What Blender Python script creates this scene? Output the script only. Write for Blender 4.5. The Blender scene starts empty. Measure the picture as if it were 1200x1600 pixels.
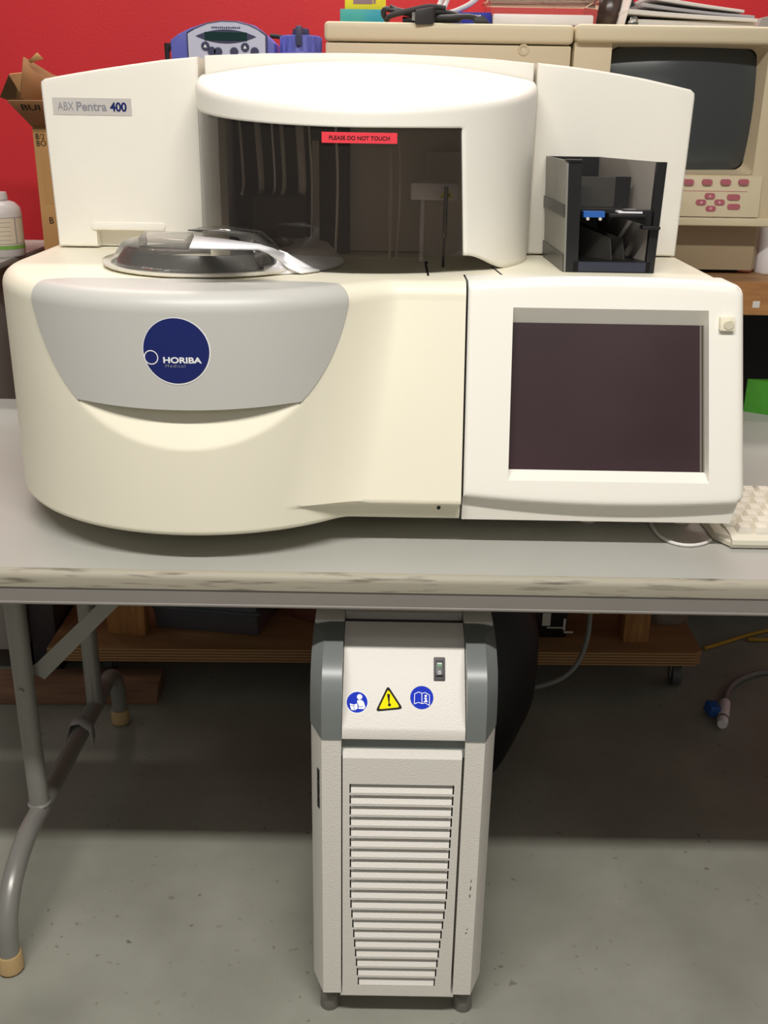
import bpy, bmesh, math, random
from mathutils import Vector, Matrix, noise
random.seed(7)
C = bpy.context.scene
PI = math.pi
R = math.radians

# ------------------------------------------------------------------ camera
H, FPX, TH, RO = 1.287, 1600.0, R(21.2), R(0.95)
_F = Vector((0, math.cos(TH), -math.sin(TH)))
_U = Vector((0, math.sin(TH), math.cos(TH)))
_X = Vector((1, 0, 0))
_RP = math.cos(RO) * _X + math.sin(RO) * _U
_UP = math.cos(RO) * _U - math.sin(RO) * _X
cd = bpy.data.cameras.new('camera')
cd.sensor_fit = 'VERTICAL'; cd.sensor_height = 24; cd.sensor_width = 18
cd.lens = 24 * FPX / 1600
cd.clip_start = 0.02; cd.clip_end = 50
cam = bpy.data.objects.new('camera', cd)
C.collection.objects.link(cam)
m4 = Matrix.Identity(4)
for i, v in enumerate((_RP, _UP, -_F)):
    for j in range(3):
        m4[j][i] = v[j]
m4.translation = Vector((0, 0, H))
cam.matrix_world = m4
C.camera = cam

# ------------------------------------------------------------------ light
C.view_settings.view_transform = 'Standard'
C.view_settings.look = 'None'
C.view_settings.gamma = 1
C.view_settings.use_curve_mapping = False
C.view_settings.exposure = 0.55

w = bpy.data.worlds.new('room_light'); C.world = w
w.use_nodes = True
w.node_tree.nodes['Background'].inputs[0].default_value = (1.0, 0.96, 0.91, 1)
w.node_tree.nodes['Background'].inputs[1].default_value = 0.135


def lamp(name, loc, sx, sy, power, col=(1, 0.97, 0.925), rot=(0, 0, 0)):
    l = bpy.data.lights.new(name, 'AREA'); l.shape = 'RECTANGLE'
    l.size = sx; l.size_y = sy; l.energy = power; l.color = col
    o = bpy.data.objects.new(name, l); o.location = loc; o.rotation_euler = rot
    C.collection.objects.link(o)
    return o


lamp('ceiling_tube_and_fill', (-0.1, 0.04, 2.75), 1.9, 0.12, 50)          # the fluorescent fitting over the aisle
lamp('ceiling_tube_and_fill', (0.2, -2.4, 2.75), 2.4, 0.2, 6)             # unseen fitting behind the camera, added as weak front fill
lamp('wall_fill_light', (-0.1, 2.66, 2.75), 2.8, 0.08, 28)                # fill added above the red wall to brighten it, no fitting seen there


def at(px, py, Y):
    d = FPX * _F + (px - 600) * _RP - (py - 800) * _UP
    t = Y / d.y
    return Vector((d.x * t, Y, H + d.z * t))


def atz(px, py, Z):
    d = FPX * _F + (px - 600) * _RP - (py - 800) * _UP
    t = (Z - H) / d.z
    return Vector((d.x * t, d.y * t, Z))


# ------------------------------------------------------------------ materials
def lin(c):
    def f(v):
        v /= 255
        return v / 12.92 if v <= 0.04045 else ((v + 0.055) / 1.055) ** 2.4
    return (f(c[0]), f(c[1]), f(c[2]), 1)


def mat(name, c, rough=0.5, metal=0.0, var=0.0, vs=12.0, bump=0.0, bs=200.0, spec=0.5, c2=None, stretch=None, thr=None):
    """procedural principled material; var mixes towards c2 (or a darker tone) with noise"""
    m = bpy.data.materials.new(name); m.use_nodes = True
    nt = m.node_tree; b = nt.nodes['Principled BSDF']
    b.inputs['Roughness'].default_value = rough
    b.inputs['Metallic'].default_value = metal
    b.inputs['Specular IOR Level'].default_value = spec
    b.inputs['Base Color'].default_value = lin(c)
    tc = nt.nodes.new('ShaderNodeTexCoord')
    if var > 0 or c2:
        n = nt.nodes.new('ShaderNodeTexNoise'); n.inputs['Scale'].default_value = vs
        n.inputs['Detail'].default_value = 6
        src = tc.outputs['Object']
        if stretch:
            mp = nt.nodes.new('ShaderNodeMapping'); mp.inputs['Scale'].default_value = stretch
            nt.links.new(src, mp.inputs[0]); src = mp.outputs[0]
        nt.links.new(src, n.inputs['Vector'])
        rp = nt.nodes.new('ShaderNodeValToRGB')
        lo, hi = thr if thr else (0.3, 0.7)
        rp.color_ramp.elements[0].position = lo; rp.color_ramp.elements[1].position = hi
        a = lin(c)
        if c2:
            b2 = lin(c2)
        else:
            b2 = tuple(x * (1 - var) for x in a[:3]) + (1,)
        rp.color_ramp.elements[0].color = b2; rp.color_ramp.elements[1].color = a
        nt.links.new(n.outputs[0], rp.inputs[0])
        nt.links.new(rp.outputs[0], b.inputs['Base Color'])
    if bump > 0:
        n2 = nt.nodes.new('ShaderNodeTexNoise'); n2.inputs['Scale'].default_value = bs
        n2.inputs['Detail'].default_value = 3
        nt.links.new(tc.outputs['Object'], n2.inputs['Vector'])
        bp = nt.nodes.new('ShaderNodeBump'); bp.inputs['Strength'].default_value = bump
        bp.inputs['Distance'].default_value = 0.002
        nt.links.new(n2.outputs[0], bp.inputs['Height'])
        nt.links.new(bp.outputs[0], b.inputs['Normal'])
    return m


def glass(name, tint, ior=1.45, rough=0.02, body=None, bodyf=0.0):
    """thin see-through plastic: tinted transparency with a fresnel sheen"""
    m = bpy.data.materials.new(name); m.use_nodes = True
    nt = m.node_tree; nt.nodes.remove(nt.nodes['Principled BSDF'])
    out = nt.nodes['Material Output']
    tr = nt.nodes.new('ShaderNodeBsdfTransparent'); tr.inputs[0].default_value = tint + (1,)
    gl = nt.nodes.new('ShaderNodeBsdfGlossy'); gl.inputs['Roughness'].default_value = rough
    lw = nt.nodes.new('ShaderNodeFresnel'); lw.inputs['IOR'].default_value = ior
    mx = nt.nodes.new('ShaderNodeMixShader')
    last = tr.outputs[0]
    if body:
        df = nt.nodes.new('ShaderNodeBsdfDiffuse'); df.inputs[0].default_value = lin(body)
        m0 = nt.nodes.new('ShaderNodeMixShader'); m0.inputs[0].default_value = bodyf
        nt.links.new(tr.outputs[0], m0.inputs[1]); nt.links.new(df.outputs[0], m0.inputs[2])
        last = m0.outputs[0]
    nt.links.new(lw.outputs[0], mx.inputs[0])
    nt.links.new(last, mx.inputs[1]); nt.links.new(gl.outputs[0], mx.inputs[2])
    nt.links.new(mx.outputs[0], out.inputs[0])
    return m


M = dict(
    cream=mat('cream_plastic', (240, 234, 212), 0.45, var=0.03, vs=6, bump=0.05, bs=900),
    white=mat('white_plastic', (243, 239, 228), 0.42, var=0.02, vs=5, bump=0.05, bs=900),
    whiteb=mat('warm_white_plastic', (240, 235, 223), 0.5, var=0.02, vs=5, bump=0.05, bs=900),
    purewhite=mat('white_sheet_plastic', (240, 238, 240), 0.35),
    door=mat('grey_plastic', (196, 194, 187), 0.4, var=0.03, vs=8, bump=0.05, bs=900),
    black=mat('black_plastic', (22, 21, 22), 0.4),
    gap=mat('dark_gap', (30, 28, 26), 0.8),
    navy=mat('navy_ink', (22, 34, 98), 0.35),
    greyink=mat('grey_ink', (140, 140, 146), 0.5),
    plate=mat('silver_plate', (200, 194, 188), 0.4),
    redlab=mat('red_label', (236, 60, 74), 0.5),
    screen=mat('touchscreen_glass', (62, 44, 48), 0.28, var=0.3, vs=5, spec=0.6),
    scrframe=mat('screen_frame', (120, 115, 105), 0.4),
    button=mat('ivory_button', (228, 220, 196), 0.35),
    steel=mat('brushed_steel', (150, 148, 140), 0.42, 0.25, var=0.25, vs=3, stretch=(40, 40, 1)),
    ringm=mat('dark_polished_ring', (92, 92, 90), 0.2, 0.7),
    rackgrey=mat('grey_anodised_panel', (150, 143, 135), 0.45, var=0.05, vs=6),
    rackdark=mat('dark_anodised_sheet', (62, 60, 56), 0.35),
    chrome=mat('polished_steel', (170, 172, 168), 0.14, 1.0),
    window=glass('smoked_plastic', (0.56, 0.51, 0.47), rough=0.03, body=(120, 108, 98), bodyf=0.07),
    clear=glass('clear_plastic', (0.93, 0.92, 0.90), ior=1.25, rough=0.04, body=(225, 222, 215), bodyf=0.05),
    clearblock=glass('clear_block_plastic', (0.86, 0.85, 0.83), ior=1.35, rough=0.05, body=(222, 216, 206), bodyf=0.22),
    frost=glass('clear_cover_plastic', (0.90, 0.89, 0.87), ior=1.25, rough=0.05, body=(225, 220, 212), bodyf=0.07),
    tabletop=mat('grey_laminate', (176, 175, 167), 0.45, var=0.05, vs=9),
    tableedge=mat('worn_table_edge', (164, 157, 140), 0.6, vs=15, c2=(108, 100, 86), stretch=(0.8, 1, 11), thr=(0.30, 0.46)),
    apron=mat('grey_steel_rail', (134, 128, 122), 0.45, var=0.06, vs=20),
    leg=mat('grey_painted_tube', (142, 140, 134), 0.32, 0.25, var=0.05, vs=20),
    cap=mat('tan_rubber', (190, 160, 112), 0.6, var=0.1),
    coolwhite=mat('light_grey_powder_coat', (226, 221, 212), 0.5, bump=0.35, bs=420),
    coolcap=mat('slate_grey_plastic', (116, 120, 118), 0.3),
    coolgap=mat('slate_recess', (122, 128, 125), 0.5),
    footr=mat('grey_rubber', (120, 116, 108), 0.5),
    blue=mat('blue_sticker', (28, 54, 190), 0.65, spec=0.12),
    stickw=mat('white_sticker', (240, 240, 240), 0.45),
    yellow=mat('yellow_sticker', (250, 232, 8), 0.65, spec=0.12),
    ink=mat('black_ink', (30, 28, 25), 0.65, spec=0.15),
    green=mat('green_lens', (20, 110, 50), 0.3),
    beige=mat('beige_plastic', (208, 192, 160), 0.45, var=0.03, vs=5, bump=0.05, bs=700),
    beige2=mat('pale_beige_plastic', (214, 200, 168), 0.45, var=0.03, vs=5),
    beigeshade=mat('shaded_beige_plastic', (164, 146, 116), 0.5),  # terminal base: beige with the shade under the chin put into the colour
    crt=mat('crt_glass', (62, 66, 66), 0.18, spec=0.6),
    pink=mat('rose_key', (176, 96, 106), 0.5),
    pinkl=mat('pale_rose_print', (226, 180, 184), 0.5),
    purple=mat('periwinkle_plastic', (98, 104, 190), 0.4),
    ledge=mat('dark_ledge', (44, 47, 62), 0.4),
    dblue=mat('dark_slate_blue', (58, 62, 92), 0.4),
    lilac=mat('pale_lilac_panel', (200, 204, 224), 0.4),
    lcd=mat('lcd_glass', (18, 52, 52), 0.2),
    card=mat('cardboard', (186, 142, 88), 0.8, var=0.1, vs=14, bump=0.1, bs=120),
    card2=mat('cardboard_inside', (150, 104, 62), 0.85, var=0.12, vs=14),
    bottle=mat('frosted_bottle', (206, 200, 196), 0.4),
    label=mat('paper_label', (214, 202, 176), 0.6),
    lgreen=mat('green_band', (120, 170, 80), 0.5),
    yel=mat('yellow_card', (246, 226, 50), 0.5),
    teal=mat('teal_card', (40, 160, 190), 0.5, c2=(90, 190, 140), vs=9),
    mauve=mat('mauve_print', (150, 120, 130), 0.5),
    cable=mat('black_cable', (40, 38, 38), 0.5),
    wcable=mat('white_cable', (222, 218, 214), 0.45),
    gcable=mat('grey_tube', (120, 120, 116), 0.5),
    ycable=mat('yellow_cord', (190, 150, 40), 0.6),
    blubox=mat('royal_blue_card', (24, 40, 160), 0.5),
    paper=mat('paper', (226, 220, 212), 0.7, var=0.05, vs=20),
    paperg=mat('grey_paper', (176, 172, 172), 0.7, var=0.05, vs=20),
    brown=mat('brown_glass', (62, 46, 40), 0.25),
    wood=mat('pine_wood', (190, 140, 84), 0.7, c2=(150, 98, 56), vs=6, stretch=(1, 8, 8)),
    woodend=mat('pine_post', (192, 140, 78), 0.7, c2=(150, 98, 56), vs=8, stretch=(8, 8, 1)),
    beam=mat('rough_lumber', (156, 118, 92), 0.75, c2=(122, 90, 70), vs=5, stretch=(1, 9, 9)),
    ply=mat('plywood_face', (164, 126, 84), 0.7, c2=(136, 100, 64), vs=4, stretch=(1, 6, 6)),
    redbrown=mat('red_brown_card', (130, 76, 60), 0.7, var=0.15),
    tub=glass('scratched_clear_tub', (0.5, 0.53, 0.58), rough=0.25, body=(120, 126, 136), bodyf=0.45),
    bag=mat('black_bag', (10, 10, 11), 0.55, bump=0.5, bs=14),
    darkgrey=mat('dark_grey_metal', (66, 60, 62), 0.5, var=0.15),
    paleg=mat('pale_grey_metal', (150, 146, 138), 0.5, var=0.06),
    wheel=mat('grey_caster_rubber', (90, 88, 86), 0.5),
    keyb=mat('keyboard_ivory', (226, 220, 204), 0.5),
    keyside=mat('keyboard_shell', (214, 208, 190), 0.5),
    greenbox=mat('green_carton', (70, 150, 40), 0.5, var=0.2, vs=30),
    valveblue=mat('blue_valve', (40, 92, 170), 0.4),
    film=glass('clear_film', (0.7, 0.68, 0.66), rough=0.2, body=(170, 150, 130), bodyf=0.4),
)

# plywood edge: horizontal plies (pattern belongs to the board)
pm = bpy.data.materials.new('plywood_edge'); pm.use_nodes = True
nt = pm.node_tree; bsd = nt.nodes['Principled BSDF']; bsd.inputs['Roughness'].default_value = 0.7
tc = nt.nodes.new('ShaderNodeTexCoord'); wv = nt.nodes.new('ShaderNodeTexWave')
wv.bands_direction = 'Z'; wv.inputs['Scale'].default_value = 42; wv.inputs['Distortion'].default_value = 0.6
rp = nt.nodes.new('ShaderNodeValToRGB')
rp.color_ramp.elements[0].position = 0.2; rp.color_ramp.elements[0].color = lin((104, 70, 44))
rp.color_ramp.elements[1].position = 0.55; rp.color_ramp.elements[1].color = lin((186, 144, 94))
nt.links.new(tc.outputs['Object'], wv.inputs[0]); nt.links.new(wv.outputs[1], rp.inputs[0])
nt.links.new(rp.outputs[0], bsd.inputs['Base Color'])
M['plyedge'] = pm

# painted concrete floor: mottled, with dark specks and scuffs
fm = bpy.data.materials.new('painted_concrete'); fm.use_nodes = True
nt = fm.node_tree; bsd = nt.nodes['Principled BSDF']; bsd.inputs['Roughness'].default_value = 0.5
tc = nt.nodes.new('ShaderNodeTexCoord')
n1 = nt.nodes.new('ShaderNodeTexNoise'); n1.inputs['Scale'].default_value = 5; n1.inputs['Detail'].default_value = 8
n2 = nt.nodes.new('ShaderNodeTexNoise'); n2.inputs['Scale'].default_value = 62; n2.inputs['Detail'].default_value = 2
n3 = nt.nodes.new('ShaderNodeTexNoise'); n3.inputs['Scale'].default_value = 9; n3.inputs['Detail'].default_value = 4
r1 = nt.nodes.new('ShaderNodeValToRGB')
r1.color_ramp.elements[0].position = 0.3; r1.color_ramp.elements[0].color = lin((136, 136, 124))
r1.color_ramp.elements[1].position = 0.7; r1.color_ramp.elements[1].color = lin((158, 158, 146))
r2 = nt.nodes.new('ShaderNodeValToRGB')
r2.color_ramp.elements[0].position = 0.27; r2.color_ramp.elements[0].color = (1, 1, 1, 1)
r2.color_ramp.elements[1].position = 0.33; r2.color_ramp.elements[1].color = (0, 0, 0, 1)
r3 = nt.nodes.new('ShaderNodeValToRGB')
r3.color_ramp.elements[0].position = 0.42; r3.color_ramp.elements[0].color = (0, 0, 0, 1)
r3.color_ramp.elements[1].position = 0.62; r3.color_ramp.elements[1].color = (0.75, 0.75, 0.75, 1)
mu = nt.nodes.new('ShaderNodeMath'); mu.operation = 'MULTIPLY'
mx = nt.nodes.new('ShaderNodeMixRGB'); mx.inputs[2].default_value = lin((94, 90, 78))
for n in (n1, n2, n3):
    nt.links.new(tc.outputs['Object'], n.inputs['Vector'])
nt.links.new(n1.outputs[0], r1.inputs[0]); nt.links.new(n2.outputs[0], r2.inputs[0]); nt.links.new(n3.outputs[0], r3.inputs[0])
nt.links.new(r2.outputs[0], mu.inputs[0]); nt.links.new(r3.outputs[0], mu.inputs[1])
nt.links.new(mu.outputs[0], mx.inputs[0]); nt.links.new(r1.outputs[0], mx.inputs[1])
nt.links.new(mx.outputs[0], bsd.inputs['Base Color'])
M['floor'] = fm
M['redwall'] = mat('red_painted_wall', (224, 42, 50), 0.55, var=0.06, vs=4, bump=0.15, bs=160)


# ------------------------------------------------------------------ mesh helpers
class MB:
    def __init__(s):
        s.bm = bmesh.new()

    def _merge(s, b):
        me = bpy.data.meshes.new('t'); b.to_mesh(me); b.free()
        s.bm.from_mesh(me); bpy.data.meshes.remove(me)
        return s

    def hexa(s, p, bev=0, seg=2):
        """8 corners: bottom loop 0-3, top loop 4-7"""
        b = bmesh.new(); v = [b.verts.new(q) for q in p]
        for f in ((0, 1, 2, 3), (4, 5, 6, 7), (0, 1, 5, 4), (1, 2, 6, 5), (2, 3, 7, 6), (3, 0, 4, 7)):
            b.faces.new([v[i] for i in f])
        bmesh.ops.recalc_face_normals(b, faces=b.faces)
        if bev:
            bmesh.ops.bevel(b, geom=list(b.edges), offset=bev, segments=seg, profile=0.6, affect='EDGES')
        return s._merge(b)

    def box(s, x0, x1, y0, y1, z0, z1, bev=0, seg=2):
        return s.hexa([(x0, y0, z0), (x1, y0, z0), (x1, y1, z0), (x0, y1, z0),
                       (x0, y0, z1), (x1, y0, z1), (x1, y1, z1), (x0, y1, z1)], bev, seg)

    def prism(s, pts, fn, d0, d1, bev=0, seg=3, which='all'):
        """2-D outline extruded from depth d0 to d1; fn(a, b, d) gives the point"""
        b = bmesh.new()
        A = [b.verts.new(fn(p[0], p[1], d0)) for p in pts]
        B = [b.verts.new(fn(p[0], p[1], d1)) for p in pts]
        n = len(pts)
        fa = b.faces.new(A); fb = b.faces.new(B[::-1])
        for i in range(n):
            b.faces.new((A[i], A[(i + 1) % n], B[(i + 1) % n], B[i]))
        bmesh.ops.recalc_face_normals(b, faces=b.faces)
        if bev:
            e = list(b.edges) if which == 'all' else list(fa.edges)
            bmesh.ops.bevel(b, geom=e, offset=bev, segments=seg, profile=0.6, affect='EDGES')
        return s._merge(b)

    def poly(s, pts):
        b = bmesh.new(); b.faces.new([b.verts.new(p) for p in pts])
        return s._merge(b)

    def grid(s, rows, closed=False):
        b = bmesh.new()
        V = [[b.verts.new(p) for p in r] for r in rows]
        for i in range(len(V) - 1):
            n = len(V[i])
            for j in range(n if closed else n - 1):
                k = (j + 1) % n
                try:
                    b.faces.new((V[i][j], V[i][k], V[i + 1][k], V[i + 1][j]))
                except ValueError:
                    pass
        return s._merge(b)

    def cyl(s, p0, p1, r0, r1=None, n=24, bev=0):
        p0 = Vector(p0); p1 = Vector(p1); r1 = r0 if r1 is None else r1
        d = (p1 - p0).normalized()
        a = Vector((1, 0, 0)) if abs(d.x) < 0.9 else Vector((0, 1, 0))
        u = d.cross(a).normalized(); v = d.cross(u)
        b = bmesh.new()
        A = [b.verts.new(p0 + r0 * (math.cos(2 * PI * i / n) * u + math.sin(2 * PI * i / n) * v)) for i in range(n)]
        B = [b.verts.new(p1 + r1 * (math.cos(2 * PI * i / n) * u + math.sin(2 * PI * i / n) * v)) for i in range(n)]
        fa = b.faces.new(A); fb = b.faces.new(B[::-1])
        for i in range(n):
            b.faces.new((A[i], A[(i + 1) % n], B[(i + 1) % n], B[i]))
        bmesh.ops.recalc_face_normals(b, faces=b.faces)
        if bev:
            bmesh.ops.bevel(b, geom=list(fa.edges) + list(fb.edges), offset=bev, segments=2, profile=0.6, affect='EDGES')
        return s._merge(b)

    def lathe(s, prof, c, n=40):
        """profile of (radius, z) about a vertical axis through c"""
        rows = []
        for r, z in prof:
            r = max(r, 1e-5)
            rows.append([(c[0] + r * math.cos(2 * PI * i / n), c[1] + r * math.sin(2 * PI * i / n), c[2] + z) for i in range(n)])
        return s.grid(rows, True)

    def tube(s, pts, r, n=10, smooth=6):
        P = [Vector(p) for p in pts]
        if smooth and len(P) > 2:
            Q = []
            for i in range(len(P) - 1):
                a = P[max(i - 1, 0)]; b_ = P[i]; c_ = P[i + 1]; d = P[min(i + 2, len(P) - 1)]
                for k in range(smooth):
                    t = k / smooth
                    Q.append(0.5 * ((2 * b_) + (c_ - a) * t + (2 * a - 5 * b_ + 4 * c_ - d) * t * t + (3 * b_ - a - 3 * c_ + d) * t ** 3))
            Q.append(P[-1]); P = Q
        rows = []; u = None
        for i, p in enumerate(P):
            d = (P[min(i + 1, len(P) - 1)] - P[max(i - 1, 0)]).normalized()
            if u is None:
                a = Vector((0, 0, 1)) if abs(d.z) < 0.9 else Vector((1, 0, 0))
                u = d.cross(a).normalized()
            u = (u - d * u.dot(d)).normalized(); v = d.cross(u)
            rows.append([p + r * (math.cos(2 * PI * k / n) * u + math.sin(2 * PI * k / n) * v) for k in range(n)])
        s.grid(rows, True)
        s.poly(rows[0]); s.poly(rows[-1])
        return s

    def raw(s, verts, faces):
        b = bmesh.new(); V = [b.verts.new(p) for p in verts]
        for f in faces:
            try:
                b.faces.new([V[i] for i in f])
            except ValueError:
                pass
        return s._merge(b)


ORG = {}


def thing(name, label, cat, loc=(0, 0, 0), group=None):
    o = bpy.data.objects.new(name, None); C.collection.objects.link(o)
    o.empty_display_size = 0.05
    o.location = loc; ORG[o] = Vector(loc)
    o['label'] = label; o['category'] = cat
    if group:
        o['group'] = group
    return o


def obj(name, mb, material, parent=None, label=None, angle=35, weld=True, mods=None):
    bm = mb.bm
    if weld:
        bmesh.ops.remove_doubles(bm, verts=bm.verts, dist=1e-5)
    bmesh.ops.recalc_face_normals(bm, faces=bm.faces)
    off = ORG[parent] if parent is not None else None
    if off is None:
        xs = [v.co for v in bm.verts]
        off = Vector(((min(p.x for p in xs) + max(p.x for p in xs)) / 2, (min(p.y for p in xs) + max(p.y for p in xs)) / 2, min(p.z for p in xs)))
    bm.transform(Matrix.Translation(-off))
    me = bpy.data.meshes.new(name); bm.to_mesh(me); bm.free()
    me.materials.append(M[material])
    me.shade_smooth(); me.set_sharp_from_angle(angle=R(angle))
    o = bpy.data.objects.new(name, me); C.collection.objects.link(o)
    if parent is not None:
        o.parent = parent
    else:
        o.location = off
    ORG[o] = off
    if label:
        o['label'] = label
    return o


def solo(name, mb, material, label, cat, group=None, **k):
    o = obj(name, mb, material, None, label, **k)
    o['category'] = cat
    if group:
        o['group'] = group
    return o


def struct(name, mb, material):
    o = obj(name, mb, material); o['kind'] = 'structure'
    return o


def boolcut(o, mb):
    """cut the closed mesh mb out of object o (both in world coordinates)"""
    mb.bm.transform(Matrix.Translation(-ORG[o]))
    bmesh.ops.recalc_face_normals(mb.bm, faces=mb.bm.faces)
    me = bpy.data.meshes.new('cut'); mb.bm.to_mesh(me); mb.bm.free()
    t = bpy.data.objects.new('cut', me); C.collection.objects.link(t)
    t.location = (0, 0, 0) if o.parent else o.location
    if o.parent:
        t.parent = o.parent
    md = o.modifiers.new('cut', 'BOOLEAN'); md.object = t; md.operation = 'DIFFERENCE'; md.solver = 'EXACT'
    bpy.context.view_layer.update()
    dg = bpy.context.evaluated_depsgraph_get()
    new = bpy.data.meshes.new_from_object(o.evaluated_get(dg))
    o.modifiers.clear(); old = o.data; o.data = new; bpy.data.meshes.remove(old)
    bpy.data.objects.remove(t); bpy.data.meshes.remove(me)
    new.shade_smooth(); new.set_sharp_from_angle(angle=R(35))


def solidify(o, t, offset=-1):
    md = o.modifiers.new('thickness', 'SOLIDIFY'); md.thickness = t; md.offset = offset


def text2d(s, size, bold=0.0, xscale=1.0, align='LEFT', spacing=1.0):
    """lettering as 2-D verts and faces (x right, y up)"""
    c = bpy.data.curves.new('t', 'FONT'); c.body = s; c.size = size; c.offset = bold
    c.align_x = align; c.space_character = spacing; c.fill_mode = 'FRONT'
    o = bpy.data.objects.new('t', c); C.collection.objects.link(o)
    bpy.context.view_layer.update()
    dg = bpy.context.evaluated_depsgraph_get()
    me = bpy.data.meshes.new_from_object(o.evaluated_get(dg))
    vs = [(v.co.x * xscale, v.co.y) for v in me.vertices]
    fs = [tuple(p.vertices) for p in me.polygons]
    bpy.data.objects.remove(o); bpy.data.curves.remove(c); bpy.data.meshes.remove(me)
    return vs, fs


def lettering(mb, s, size, fn, **k):
    vs, fs = text2d(s, size, **k)
    mb.raw([fn(x, y) for x, y in vs], fs)
    return mb


def width(s, size, **k):
    vs, fs = text2d(s, size, **k)
    return min(v[0] for v in vs), max(v[0] for v in vs)


def rrect(x0, x1, y0, y1, r, n=6):
    P = []
    for cx, cy, a in ((x1 - r, y1 - r, 0), (x0 + r, y1 - r, 90), (x0 + r, y0 + r, 180), (x1 - r, y0 + r, 270)):
        for i in range(n + 1):
            t = R(a + 90 * i / n); P.append((cx + r * math.cos(t), cy + r * math.sin(t)))
    return P


def disc(cx, cy, r, n=40):
    return [(cx + r * math.cos(2 * PI * i / n), cy + r * math.sin(2 * PI * i / n)) for i in range(n)]


XZ = lambda a, b, d: (a, d, b)      # front-facing outline, depth along Y


def frange(a, b, n):
    return [a + (b - a) * i / (n - 1) for i in range(n)]


# ------------------------------------------------------------------ setting
struct('floor', MB().box(-2.2, 2.2, -1.0, 2.9, -0.05, 0), 'floor')
struct('wall_back', MB().box(-2.2, 2.2, 2.80, 2.90, 0, 2.6), 'redwall')

# ------------------------------------------------------------------ folding table
TZ = 0.73
tb = thing('folding_table', 'grey laminate folding table with worn edge carrying the white analyzer', 'table', (0.08, 1.6, 0))
TY0, TY1, TX0, TX1 = 1.205, 2.044, -0.86, 1.36
top = MB()
prof = [(TY0 + 0.010, TZ), (TY1, TZ), (TY1, TZ - 0.025), (TY0 + 0.006, TZ - 0.025)]
top.prism(prof, lambda a, b, d: (d, a, b), TX0, TX1, 0.0)
obj('tabletop', top, 'tabletop', tb)
ed = MB()
ep = [(TY0 + 0.0101, TZ)]
for i in range(7):
    t = R(90 + 90 * i / 6); ep.append((TY0 + 0.010 + 0.010 * math.cos(t), TZ - 0.010 + 0.010 * math.sin(t)))
ep += [(TY0 + 0.0015, TZ - 0.024), (TY0 + 0.0101, TZ - 0.026)]
ed.prism(ep, lambda a, b, d: (d, a, b), TX0, TX1)
obj('edge_band', ed, 'tableedge', tb, 'chipped pale edge band')
RY = TY0 + 0.0035
ap = MB()
ap.box(TX0 + 0.02, TX1 - 0.02, RY, RY + 0.0035, 0.6825, TZ - 0.0245)
ap.cyl((TX0 + 0.02, RY + 0.002, 0.6825), (TX1 - 0.02, RY + 0.002, 0.6825), 0.003, n=12)
ap.box(TX0 + 0.02, TX1 - 0.02, RY + 0.002, RY + 0.028, 0.6795, 0.6825)
obj('front_rail', ap, 'apron', tb)
ap = MB().box(TX0 + 0.02, TX1 - 0.02, 2.02, 2.025, 0.684, TZ - 0.0245)
obj('rear_rail', ap, 'apron', tb)


def leg_set(x, sgn):
    b = MB().tube([(x, 1.262, 0.01), (x, 1.264, 0.05), (x, 1.275, 0.095), (x, 1.315, 0.137), (x, 1.385, 0.160), (x, 1.46, 0.160), (x, 1.63, 0.155), (x, 1.80, 0.150),
                   (x, 1.88, 0.152), (x, 1.93, 0.146), (x, 1.965, 0.118), (x, 1.976, 0.08), (x, 1.978, 0.01)], 0.0165, 16)
    obj('foot_bar', b, 'leg', tb)
    for y in (1.46, 1.81):
        g = obj('leg', MB().cyl((x, y, 0.155), (x, y, 0.705), 0.0165, n=24), 'leg', tb)
        if y == 1.46:
            obj('rivet', MB().cyl((x, y - 0.015, 0.405), (x, y - 0.019, 0.404), 0.0055, 0.004, n=16), 'leg', g)
            rg = MB()
            rg.lathe([(0.0165, 0), (0.0195, 0.002), (0.0165, 0.006)], (x, y, 0.172), 24)
            obj('weld_ring', rg, 'leg', g)
    br = MB().hexa([(x + sgn * 0.005, 1.472, 0.425), (x + sgn * 0.005, 1.476, 0.425), (x + sgn * 0.030, 1.476, 0.41), (x + sgn * 0.030, 1.472, 0.41),
                    (x + sgn * 0.285, 1.472, 0.705), (x + sgn * 0.285, 1.476, 0.705), (x + sgn * 0.313, 1.476, 0.705), (x + sgn * 0.313, 1.472, 0.705)])
    obj('brace', br, 'leg', tb)
    for y in (1.262, 1.978):
        obj('foot_cap', MB().lathe([(0.0, 0.001), (0.017, 0.001), (0.0205, 0.006), (0.0195, 0.034), (0.0185, 0.036), (0.012, 0.036)], (x, y, 0), 24), 'cap', tb, 'tan rubber foot cap')
    cb = MB().cyl((x, 1.46, 0.60), (x, 1.81, 0.60), 0.008, n=12)
    obj('cross_bar', cb, 'leg', tb)


leg_set(-0.585, 1)
leg_set(1.085, -1)

# ------------------------------------------------------------------ clinical analyzer
AN = thing('laboratory_analyzer', 'large cream white laboratory analyzer with smoked hood and touchscreen on grey table', 'lab analyzer', (-0.03, 1.6, TZ))
DZ = 1.084                        # deck height
BZ = 0.772                        # underside
CX, CY, CR = -0.254, 1.522, 0.293  # the round sample drum
SEAM = 0.1032


def yflat(z):
    if z < 0.790:
        return 1.306
    if z < 0.802:
        t = (z - 0.790) / 0.012
        t = t * t * (3 - 2 * t)
        return 1.306 + (1.2875 - 1.306) * t
    return 1.2875 + 0.262 * (z - 0.802)


def smin(a, b, k):
    h = min(1, max(0, 0.5 + 0.5 * (b - a) / k))
    return b * (1 - h) + a * h - k * h * (1 - h)


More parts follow.
